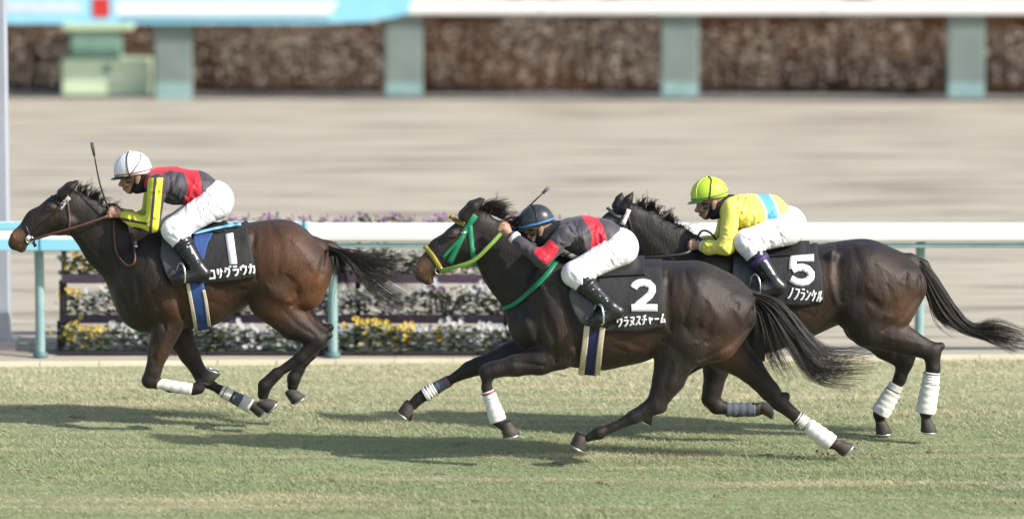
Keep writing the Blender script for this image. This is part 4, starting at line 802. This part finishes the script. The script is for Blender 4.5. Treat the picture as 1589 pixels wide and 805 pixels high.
# breast strap of the second horse, loose rein ends
ribbon(HORSE2['B'], [(864, 404), (846, 428), (822, 452), (800, 470), (779, 480)], [8, 8, 7, 6], 'breast_strap', M_GREEN, HORSE2['root'], .012, .006, None, True, 3, 2)
freetube(.95, [(46, 373, -.085), (80, 363, -.12), (125, 350, -.13), (168, 335, -.11)], .010, 'rein', M_LEATH, HORSE1['root'], flat=(1, .35))
freetube(.95, [(46, 371, .085), (80, 361, .12), (125, 348, .13), (170, 333, .10)], .010, 'rein', M_LEATH, HORSE1['root'], flat=(1, .35))
surftube(HORSE1['B'], [(177, 338), (177, 365), (181, 392), (196, 411), (208, 408), (209, 388), (204, 362)], .009, 'rein_loop', M_LEATH, HORSE1['root'], .016, 34)
ribbon(HORSE1['B'], [(210, 372), (210, 384)], 6, 'rein_buckle', M_STEEL, HORSE1['root'], .022, .004)
freetube(-.45, [(684, 420, -.085), (708, 414, -.15), (735, 404, -.18), (760, 381, -.19), (782, 357, -.16)], .014, 'rein', M_LGREEN, HORSE2['root'], 24, flat=(1, .35))
freetube(-.45, [(684, 418, .085), (708, 410, .15), (735, 400, .18), (760, 376, .18), (786, 352, .14)], .014, 'rein', M_LGREEN, HORSE2['root'], 24, flat=(1, .35))
freetube(.52, [(920, 396, -.085), (960, 398, -.16), (1010, 399, -.21), (1060, 394, -.18), (1078, 385, -.12)], .010, 'rein', M_BLEATH, HORSE5['root'], 24, flat=(1, .35))
freetube(.52, [(920, 394, .085), (960, 396, .16), (1010, 396, .2), (1060, 390, .16), (1080, 380, .10)], .010, 'rein', M_BLEATH, HORSE5['root'], 24, flat=(1, .35))
freetube(.52, [(1079, 384, -.11), (1081, 370, -.12), (1090, 358, -.13), (1103, 362, -.14), (1114, 378, -.15), (1112, 396, -.16)], .007, 'rein_loop', M_BLEATH, HORSE5['root'], 30)
ribbon(HORSE1['B'], [(541, 391), (551, 398)], 9, 'tail_ribbon', mat('red_ribbon', (.55, .04, .06), .6), HORSE1['root'], .02, .006)

# ================================================================== JOCKEYS
M_SKIN = mat('face_skin', (.40, .235, .165), .5, (.33, .19, .135), 25, trans=.15, masks=(('lip', (.26, .10, .085), .4),))
M_BREECH = mat('white_breeches', (.80, .80, .80), .55, (.74, .74, .76), 9, bump=.010, bscale=13)
M_BOOT = mat('black_boot', (.016, .016, .018), .28, (.022, .022, .024), 12, spec=.5)
M_NECK = mat('black_neck_cover', (.02, .02, .022), .8)
M_GOGF = mat('goggle_frame', (.02, .02, .02), .4); M_LENS = mat('goggle_lens', (.10, .12, .09), .08, spec=.8)
def chaindist(B, nodes, V):
    best = np.full(len(V), 9.)
    q = [(P(n[0], n[1], B.Y+n[3]), n[2]*B.m) for n in nodes]
    for (a, ra), (b, rb) in zip(q, q[1:]):
        d = b-a; t = np.clip((V-a)@d/(d@d), 0, 1); best = np.minimum(best, np.linalg.norm(V-a-t[:, None]*d, axis=1)-(ra+t*(rb-ra)))
    return best
def creases(B, chains, n, amp, seed):
    r = np.random.default_rng(seed)
    for _ in range(n):
        c = chains[r.integers(len(chains))]; k = r.integers(len(c)-1); t = r.random(); a, b = np.array(c[k][:3], float), np.array(c[k+1][:3], float); q = a+(b-a)*t
        d = b[:2]-a[:2]; d /= np.linalg.norm(d)+1e-6; nr = np.array([-d[1], d[0]]); an = r.normal(0, .5); e = nr*math.cos(an)+d*math.sin(an); ctr = q[:2]+nr*r.uniform(-.7, .7)*q[2]; L = q[2]*r.uniform(.35, .8)
        B.relief([ctr-e*L, ctr+d*r.normal(0, 1.5), ctr+e*L], r.choice([-1, 1])*amp*r.uniform(.5, 1), r.uniform(1.5, 3.0))
def build_jockey(J):
    Y = J['Y']; x0, y0, x1, y1 = J['box']; root = thing('jockey', tuple(P((x0+x1)/2, y1-15, Y)), J['label'], 'person', 'jockeys'); root.name = 'person'; WLOC[root.name] = np.array(root.location)
    hd, tr = J['head'], J['torso']
    def make(): return Body(Y, J['box'], .0068, .52)
    # the body: one continuous figure, hands with five fingers each
    B = make(); B.chain(tr, .05, -.012); B.chain(J['neck'], .03)
    for c in hd: B.chain(c, .014)
    for c in J['facepair']: B.chain(c, .008, mirror=True)
    for a in J['arms']: B.chain(a, .02, -.006)
    for l in J['legs']: B.chain(l, .02, -.012)
    for (hx, hy, lat, ang) in J['hands']:
        ca, sa = math.cos(math.radians(ang)), math.sin(math.radians(ang))
        def hp(u, v, w, r): return (hx+u*ca-v*sa, hy+u*sa+v*ca, r, lat+w)   # u towards the fingers, v down, w sideways
        sg = -1 if lat < 0 else 1
        B.chain([hp(12, 0, 0, 5.2), hp(4, 0, 0, 6.2), hp(-3, 0, 0, 6.0)], .012)
        for i, ln in enumerate((.9, 1.0, .95, .78)):
            v = -5.6+3.7*i; B.chain([hp(-3, v, sg*.008, 2.5), hp(-9*ln, v, sg*.02, 2.3), hp(-11*ln, v+1.5, -sg*.010, 2.1), hp(-6, v+2, -sg*.022, 1.9)], .004)
        B.chain([hp(6, -5, 0, 2.9), hp(0, -8.5, -sg*.006, 2.5), hp(-7, -8.6, -sg*.012, 2.1)], .005)
    for nodes in J['facecuts']: B.chain(nodes, .006, sub=True, mirror=True)
    V, F = B.F.extract(); px = pix(V); lip = 1-polydist(px, J['mouth'])/1.6
    mesh('body', V, F, M_SKIN, root, True, {'lip': np.clip(lip, -1, 1)})
    # jersey
    B = make(); B.chain(tr[:-1]+[tuple(tr[-1][:2])+(tr[-1][2]*.86,)+tuple(tr[-1][3:])], .05, .009)
    for a in J['arms']: B.chain([(n[0], n[1], n[2], n[3]) for n in a[:-1]]+[tuple(a[-1])], .035, .010)
    for pts, amp, w in J['jfold']: B.relief(pts, amp*1.5, w)
    creases(B, [tr]*3+[J['arms'][0]]*2, 44, .0055, int(J['box'][0]))
    V, F = B.F.extract(); px = pix(V); dt = chaindist(B, [(n[0], n[1], n[2]*1.15, n[3]) for n in tr], V)
    arm = dt-np.minimum(chaindist(B, J['arms'][0], V), chaindist(B, J['arms'][1], V))-.012
    mesh('jersey', V, F, J['jmat'], root, True, J['jattr'](px, V, arm*200))
    # breeches, boots, neck cover
    B = make(); B.chain([tr[-1], tr[-2][:2]+(tr[-2][2]*.9,)+tuple(tr[-2][3:])][:1], .03, .014)
    for l in J['legs']: B.chain([l[0], l[1], tuple(np.array(l[1])*(1-J['boot'])+np.array(l[2])*J['boot'])], .03, .012)
    creases(B, [J['legs'][0][:2]]*4+[tr[-2:]], 34, .0050, int(J['box'][1]))
    for pts, amp, w in J['bfold']: B.relief(pts, amp*rng.uniform(.5, 1.5), w*rng.uniform(.8, 1.5))
    V, F = B.F.extract(); mesh('breeches', V, F, M_BREECH, root)
    for l in J['legs']:
        B = make(); k = J['boot']-.06; B.chain([tuple(np.array(l[1])*(1-k)+np.array(l[2])*k)]+list(l[2:]), .02, .013)
        B.chain([(l[3][0], l[3][1]+3, 4, l[3][3]), (l[3][0]+3, l[3][1]+6, 3.5, l[3][3])], .01, .008)
        V, F = B.F.extract(); bt = mesh('boot', V, F, M_BOOT, root)
        k1 = J['boot']; c0 = np.array(l[1])*(1-k1)+np.array(l[2])*k1; c1 = np.array(l[1])*(1-k1-.12)+np.array(l[2])*(k1+.12)
        mb = MB(); mb.tube([P(c0[0], c0[1], Y+c0[3]), P(c1[0], c1[1], Y+c1[3])], [c0[2]*B.m+.017, c1[2]*B.m+.016], 18); mb.build('boot_cuff', J.get('cuffm', M_BOOT), bt, True)
        for i in range(7):                                          # mud flecks of white turf paint on the boot
            u = .25+.1*i; c = np.array(l[1])*(1-u)+np.array(l[2])*u; c = c+np.array([rng.uniform(2, 7), rng.uniform(-5, 3), 0, 0])
            mb = MB(); mb.ball(P(c[0], c[1], Y+c[3]-(c[2]*B.m+.010 if c[3] < 0 else -c[2]*B.m-.010)), (rng.uniform(.004, .009), .004, rng.uniform(.004, .008)), 4); mb.build('fleck', M_WHITE, bt, True)
    B = make(); B.chain(J['neck'], .03, .012); B.chain(J['nape'], .02, .004); V, F = B.F.extract(); mesh('neck_cover', V, F, M_NECK, root)
    # helmet
    hx, hy, ra, rb, tilt = J['helmet']; c = P(hx, hy, Y); t = math.radians(tilt); f = np.array([-math.cos(t), 0, -math.sin(t)]); u = np.array([-math.sin(t), 0, math.cos(t)]); s = np.array([0, 1, 0.]); mm = mpp(Y)
    def hs(th, ph, k=1.0):   # th from the crown down, ph round the head (0 = forehead)
        back = .10*max(0, -math.cos(ph)); return c+mm*k*(u*rb*math.cos(th)+math.sin(th)*(f*ra*math.cos(ph)*(1.02 if math.cos(ph) > 0 else .98)+s*ra*.80*math.sin(ph)))
    n, r_ = 32, 14; thm = lambda ph: math.radians(104 if math.cos(ph) > 0 else 104+8*-math.cos(ph)); V = []; F = []
    for i in range(r_+1):
        for j in range(n): ph = 2*math.pi*j/n; V.append(hs(thm(ph)*i/r_, ph))
    for j in range(n): ph = 2*math.pi*j/n; V.append(hs(thm(ph), ph, .93))
    for i in range(r_+1):
        for j in range(n): a = i*n+j; b = i*n+(j+1) % n; F.append((a, a+n, b+n, b))
    he = mesh('helmet', V, F, J['hmat'], root)
    def hline(name, pp, w, m, k=1.012):
        p = dense(pp, .12); q = np.array([hs(math.radians(a), math.radians(b), k) for a, b in np.array([(x[0], x[1]) for x in dense(pp, 6)])]); mb = MB(); mb.tube(q, w, 6); mb.build(name, m, he, True)
    for nm, pp, w, m in J['hlines']:
        hline(nm, pp, w, m)
        if len(pp) < 4: hline(nm, [(a, -b) for a, b in pp], w, m)
    mb = MB(); q = [hs(math.radians(102), math.radians(b), 1.0) for b in np.linspace(-62, 62, 15)]; tipk = [hs(math.radians(103), math.radians(b), 1.0)+(f*.035*math.cos(math.radians(b*1.3))-u*.012) for b in np.linspace(-62, 62, 15)]
    V = np.array(q+tipk+[p-u*.006 for p in q]+[p-u*.005 for p in tipk]); F = []
    for i in range(14): F += [(i, i+1, i+16, i+15), (i+30, i+45, i+46, i+31), (i+15, i+16, i+46, i+45)]
    mesh('peak', V, F, J['peakm'], he)
    mb = MB(); mb.ball(hs(0, 0, 1.02), (.012, .012, .007), 6); mb.build('crown_button', J['hmat'], he, True)
    # goggles and chin strap
    g = J['goggles']; mb = MB(); ctr = P(g[0], g[1], Y); fx = np.array([-math.cos(math.radians(g[2])), 0, -math.sin(math.radians(g[2]))]); fu = np.array([-math.sin(math.radians(g[2])), 0, math.cos(math.radians(g[2]))])
    fr_ = []; le = MB()
    V = []; F = []
    for i in range(13):
        b = math.radians(-78+156*i/12)
        for hh in (-.024, -.018, .018, .024): V.append(ctr+fx*(.072*math.cos(b)-.055)+s*.076*math.sin(b)+fu*hh)
    for i in range(12): F.append((i*4+1, i*4+2, i*4+6, i*4+5))
    mesh('goggle_lens', V, F, M_LENS, root)
    for hh in (-.022, .022):
        mb = MB(); mb.tube([ctr+fx*(.073*math.cos(b)-.055)+s*.078*math.sin(b)+fu*hh*(1-.3*abs(math.sin(b))) for b in np.linspace(-1.4, 1.4, 17)], .0055, 6); mb.build('goggle_frame', M_GOGF, root, True)
    for sg in (-1, 1): mb = MB(); mb.tube(spline([P(a, b, Y+sg*w) for a, b, w in J['chin']], 12), .0055, 6, flat=(1, .5)); mb.build('chin_strap', M_GOGF, root, True)
    return root

def band(px, *polys): return np.max([polyside(px, p) for p in polys], 0)
M_DARKJ = mat('charcoal_red_jersey', (.040, .036, .045), .6, (.055, .050, .06), 12, bump=.012, bscale=11, masks=(('red', (.55, .02, .035), .6), ('yel', (.68, .66, .05), .6)), sheen=.2)
M_DARK2 = mat('charcoal_jersey_red_band', (.050, .045, .055), .6, (.065, .060, .07), 12, bump=.012, bscale=11, masks=(('red', (.58, .02, .04), .6),), sheen=.2)
M_YELJ = mat('yellow_blue_jersey', (.80, .75, .15), .6, (.76, .69, .12), 10, bump=.012, bscale=11, masks=(('wht', (.80, .80, .70), .6), ('blu', (.14, .46, .72), .6)), sheen=.2)
def attr1(px, V, arm):
    red = band(px, [(282, 252), (304, 252), (312, 280), (313, 298), (306, 325), (276, 325), (288, 306), (292, 288), (286, 268)], [(222, 250), (290, 250), (290, 268), (264, 265), (250, 270), (240, 288), (224, 290)])
    up = polydist(px, [(243, 284), (237, 348)]); near = V[:, 1] < .95
    s = (px[:, 0]-(243+(px[:, 1]-284)*(-6/64.)))                     # across the upper arm
    s2 = (px[:, 1]-(348+(px[:, 0]-237)*(6/32.)))                     # across the forearm
    fore = px[:, 0] < 229
    strip = np.where(fore, 2.2-np.abs(s2-1), 2.3-np.abs(s+2.7))
    yel = np.minimum(arm*.7, -strip); yel = np.minimum(yel, np.where(fore, 9, 9.5-s)); yel = np.minimum(yel, np.where(near, px[:, 1]-276, px[:, 1]-282))
    return {'red': np.minimum(red, -arm*.7), 'yel': yel}
def attr2(px, V, arm):
    red = np.minimum(band(px, [(896, 325), (922, 328), (936, 352), (941, 370), (942, 384), (934, 402), (906, 402), (915, 388), (919.5, 368), (914, 352), (905, 340)]), -arm*.5+2)
    return {'red': np.maximum(red, np.minimum(arm*.7+1, band(px, [(828, 392), (841, 374), (856, 372), (868, 386), (858, 402), (846, 410)])))}
def attr5(px, V, arm):
    b = band(px, [(1168, 292), (1187, 292), (1202, 315), (1207, 331), (1207, 346), (1200, 364), (1176, 364), (1190, 341), (1190.5, 327), (1184, 313)])
    return {'blu': np.minimum(b, -arm*.5+3), 'wht': np.minimum(b+2.6, -arm*.5+3)}
HW = mat('white_silk_cover', (.82, .82, .82), .4, (.74, .74, .76), 10); HB = mat('black_silk_cover', (.03, .034, .038), .3, (.04, .045, .05), 10, coat=.3); HL = mat('lime_silk_cover', (.55, .72, .06), .45, (.47, .66, .06), 8)
M_REDL = mat('red_elastic', (.4, .02, .05), .5); M_BLUEL = mat('blue_elastic', (.09, .24, .6), .45)
RIM = [(97, b) for b in range(-180, 181, 20)]
def face(o, s=1.0):
    """head, face and neck nodes laid out round the first jockey's head and shifted by o"""
    dx, dy = o; sh = lambda ns: [(a+dx, b+dy, *r) for a, b, *r in ns]
    return dict(head=[sh([(211, 263, 22.5, 0, .78)]), sh([(205, 278, 16, 0, .78), (203, 288, 11.5, 0, .78)]), sh([(201, 295, 6, 0, 1.1)]), sh([(193, 275, 6.5, 0, 1.6)]), sh([(190.5, 279, 2.6), (186.8, 286.5, 3.4)]), sh([(193, 292.5, 3.2, 0, 1.6)])],
      facepair=[sh([(214, 275, 4.6, -.082, .4), (213, 283, 3.2, -.078, .4)]), sh([(197, 285, 5, -.035)]), sh([(188.8, 287.5, 2.2, -.012)])],
      facecuts=[sh([(191.3, 281, 2.8, -.035)]), sh([(189.5, 291.5, .7, -.0), (197, 291.5, .6, -.03)])],
      mouth=sh([(188.5, 290.5), (196, 292)]), goggles=(196+dx, 279+dy, 12), chin=sh([(212, 270, .078), (208, 285, .072), (203, 299, .03)]))
J1 = dict(Y=.95, box=(140, 232, 372, 446), label='jockey in charcoal and red silks with yellow sleeves and a white helmet', **face((0, 0)),
  neck=[(216, 276, 12, 0, .9), (240, 281, 16, 0, 1.1)], nape=[(219, 274, 13, 0, 1.05), (219, 288, 10, 0, 1.3), (212, 293, 7, 0, 1.6)],
  torso=[(247, 283, 22, 0, 1.6), (270, 288, 25, 0, 1.45), (305, 293, 24, 0, 1.25), (332, 311, 28, 0, 1.25)],
  arms=[[(244, 284, 12.5, -.19), (237, 348, 9, -.23), (206, 341, 7, -.15), (194, 336, 5.8, -.10)], [(240, 284, 12.5, .19), (229, 340, 9, .22), (202, 336, 7, .14), (192, 331, 5.8, .09)]],
  hands=[(178, 331, -.085, 8), (176, 326, .08, 8)],
  legs=[[(332, 315, 22, -.11), (270, 357, 16, -.24), (308, 415, 8.5, -.33), (316, 424, 7.5, -.335), (284, 430, 7.5, -.35), (274, 432, 5, -.35)], [(332, 313, 22, .11), (268, 352, 16, .24), (306, 410, 8.5, .33), (314, 419, 7.5, .335), (282, 426, 7.5, .35), (272, 428, 5, .35)]],
  boot=.40, jmat=M_DARKJ, jattr=attr1, jfold=[([(262, 300), (275, 312)], -.006, 3), ([(300, 300), (308, 316)], -.006, 3), ([(285, 306), (292, 318)], .005, 3), ([(230, 345), (242, 338)], -.006, 2.5), ([(228, 350), (240, 346)], .005, 2)],
  bfold=[([(312, 312), (318, 335)], -.008, 2.2), ([(305, 318), (311, 338)], -.007, 2.0), ([(320, 310), (327, 332)], -.006, 2.0), ([(297, 325), (303, 343)], -.005, 2), ([(268, 350), (282, 362)], -.006, 2), ([(262, 360), (277, 368)], -.006, 2), ([(275, 343), (290, 352)], -.005, 2)],
  helmet=(206.5, 263, 29.5, 28, 10), hmat=HW, peakm=M_GOGF, hlines=[('goggle_strap', [(8, 75), (55, 78), (104, 80)], .0042, M_GOGF), ('side_strap', [(40, 150), (75, 110), (104, 80)], .0032, M_GOGF), ('rim_line', RIM, .0038, M_REDL), ('seam', [(4, 40), (50, 45), (100, 45)], .002, mat('grey_seam', (.45, .45, .47), .6))])
J2 = dict(Y=-.45, box=(756, 305, 1002, 516), label='crouching jockey in charcoal silks with a red band and a black helmet', **face((625.5, 81)),
  neck=[(845, 358, 12, 0, .9), (876, 361, 17, 0, 1.1)], nape=[(845, 355, 13, 0, 1.05), (846, 369, 10, 0, 1.3), (838, 374, 7, 0, 1.6)],
  torso=[(884, 363, 23, 0, 1.6), (906, 366, 27, 0, 1.45), (935, 369, 25, 0, 1.25), (960, 384, 28, 0, 1.25)],
  arms=[[(877, 364, 13.5, -.19), (842, 402, 10, -.25), (812, 382, 7.5, -.21), (797, 367, 6, -.17)], [(872, 360, 13, .19), (846, 395, 9.5, .25), (816, 372, 7.2, .19), (800, 359, 6, .14)]],
  hands=[(783, 356, -.155, 38), (788, 350, .13, 38)],
  legs=[[(960, 388, 22, -.11), (891, 425, 16, -.25), (948, 477, 9, -.34), (958, 483, 7.5, -.345), (932, 494, 7.5, -.36), (922, 498, 5, -.36)], [(960, 386, 22, .11), (889, 421, 16, .25), (946, 473, 9, .34), (956, 479, 7.5, .345), (930, 490, 7.5, .36), (920, 494, 5, .36)]],
  boot=.34, jmat=M_DARK2, jattr=attr2, jfold=[([(885, 350), (905, 372), (912, 390)], .006, 5), ([(868, 375), (880, 388)], -.006, 3), ([(930, 375), (938, 388)], -.006, 3), ([(836, 398), (848, 392)], -.005, 2.5)],
  bfold=[([(940, 392), (952, 412)], -.008, 2.2), ([(933, 396), (944, 414)], -.007, 2.0), ([(948, 388), (960, 410)], -.006, 2.0), ([(884, 420), (896, 432)], -.005, 2), ([(893, 416), (904, 428)], -.004, 2)],
  helmet=(832, 342, 28, 25, 15), hmat=HB, peakm=HB, hlines=[('goggle_strap', [(8, 95), (55, 98), (104, 90)], .0042, M_GOGF), ('rim_band', RIM, .0085, M_BLUEL), ('seam', [(4, 40), (50, 45), (96, 45)], .002, M_GOGF)])
J5 = dict(Y=.52, box=(1036, 262, 1262, 470), label='jockey in yellow silks with a light blue band and a lime green helmet', **face((894, 40)), cuffm=mat('purple_cuff', (.05, .035, .12), .5),
  neck=[(1111, 317, 12, 0, .9), (1133, 321, 17, 0, 1.1)], nape=[(1113, 314, 13, 0, 1.05), (1113, 328, 10, 0, 1.3), (1106, 333, 7, 0, 1.6)],
  torso=[(1138, 327, 22, 0, 1.6), (1160, 331, 26, 0, 1.45), (1192, 331, 25, 0, 1.25), (1221, 350, 28, 0, 1.25)],
  arms=[[(1136, 326, 13.5, -.19), (1127, 383, 9.5, -.24), (1100, 384, 8, -.17), (1091, 382, 6, -.13)], [(1132, 326, 13, .19), (1119, 374, 9.5, .22), (1096, 377, 7.5, .14), (1088, 376, 6, .1)]],
  hands=[(1079, 381, -.115, 2), (1078, 374, .09, 2)],
  legs=[[(1221, 356, 22, -.11), (1158, 375, 16, -.24), (1202, 438, 9, -.33), (1210, 445, 7.5, -.335), (1180, 449, 7.5, -.35), (1170, 450, 5, -.35)], [(1221, 354, 22, .11), (1156, 371, 16, .24), (1200, 434, 9, .33), (1208, 441, 7.5, .335), (1178, 445, 7.5, .35), (1168, 446, 5, .35)]],
  boot=.42, jmat=M_YELJ, jattr=attr5, jfold=[([(1150, 345), (1158, 358)], -.007, 3), ([(1165, 345), (1170, 358)], -.006, 3), ([(1176, 345), (1180, 357)], -.006, 2.5), ([(1118, 378), (1132, 370)], -.006, 2.5), ([(1119, 384), (1133, 378)], .005, 2), ([(1142, 320), (1148, 350)], -.007, 4)],
  bfold=[([(1204, 352), (1214, 374)], -.007, 2.2), ([(1196, 356), (1206, 378)], -.006, 2.0), ([(1186, 358), (1196, 380)], -.005, 2.0), ([(1160, 368), (1172, 382)], -.005, 2)],
  helmet=(1101, 300, 29, 25.5, 12), hmat=HL, peakm=mat('green_peak', (.16, .34, .12), .5), hlines=[('goggle_strap', [(10, 130), (55, 100), (104, 85)], .0042, M_GOGF), ('rim_line', RIM, .004, M_GTAPE), ('seam', [(4, 40), (50, 45), (97, 45)], .002, mat('lime_seam', (.75, .85, .3), .5))])
for J in (J1, J2, J5):
    J['root'] = build_jockey(J)
for J, k in ((J2, 1), (J2, 0), (J5, 0)):
    a, b = np.array(J['arms'][k][-2]), np.array(J['arms'][k][-1]); a = a*.25+b*.75; b = b*1.05-np.array(J['arms'][k][-2])*.05; mb = MB()
    mb.tube([P(a[0], a[1], J['Y']+a[3]), P(b[0], b[1], J['Y']+b[3])], [a[2]*mpp(0)+.0155, b[2]*mpp(0)+.0165], 14); mb.build('glove_cuff', M_BREECH, J['root'], True)
# whips
def whip(Y, pts, label, flap):
    a = P(pts[0][0], pts[0][1], Y+pts[0][2]); w = thing('whip', tuple(a), label, 'whip', 'riding whips')
    p = spline(pts, 14); q = P(p[:, 0], p[:, 1], Y+p[:, 2]); mb = MB(); mb.tube(q, np.linspace(.0085, .0045, 14), 8); mb.build('shaft', M_BLEATH, w, True)
    mb = MB(); mb.tube(q[:5], .0115, 8); mb.build('grip', mat('rubber_grip', (.03, .03, .03), .8, bump=.001, bscale=200), w, True)
    d = q[-1]-q[-2]; d /= np.linalg.norm(d); mb = MB(); mb.tube([q[-1]-d*.01, q[-1]+d*flap*.5, q[-1]+d*flap], [.008, .013, .012], 8, flat=(1, .3)); mb.build('flap', mat('grey_leather', (.11, .10, .10), .6), w, True)
whip(.95, [(178, 336, -.085), (168, 322, -.09), (155, 285, -.11), (146, 240, -.13)], 'dark whip raised upright in the hand of the white helmeted jockey', .09)
whip(-.45, [(784, 358, .13), (795, 347, .14), (820, 321, .16), (843, 299, .18)], 'thin dark whip pointing up behind the black helmet', .05)
# scuffed turf thrown up behind the last fore hoof
def scuff():
    c = G(1290, 708); M_CL = mat('brown_clod', (.16, .10, .06), .95, (.22, .15, .09), 20, bump=.01); mb = MB(); r = random.Random(3)
    for i in range(46):
        x = c[0]+r.gauss(.05, .17); y = c[1]+r.gauss(0, .07); s = r.uniform(.004, .014); z = s*.4 if r.random() < .75 else r.uniform(.01, .09)
        mb.ball((x, y, z), (s*r.uniform(.7, 1.4), s, s*r.uniform(.5, .9)), 4)
    o = mb.build('turf_clods', M_CL, None, False); tag(o, 'scatter of brown turf clods kicked up by the hindmost horse', 'soil', kind='stuff')
scuff()
# hoof marks torn into the turf
def divots():
    mb = MB(); r = random.Random(9)
    for i in range(45):
        x = r.uniform(-6.5, 6.5); y = r.gauss(-.2, 1.6)
        if y > 3.6 or y < -3.5: continue
        for k in range(r.randint(2, 5)):
            q = r.uniform(.010, .026); mb.ball((x+r.gauss(0, .04), y+r.gauss(0, .02), .006), (q*1.7, q, r.uniform(.006, .016)), 4)
    o = mb.build('turf_divots', mat('torn_turf', (.25, .20, .125), .95, (.19, .18, .10), 25, bump=.01), None, False); tag(o, 'small torn hoof marks scattered over the racecourse turf', 'soil', kind='stuff')
divots()
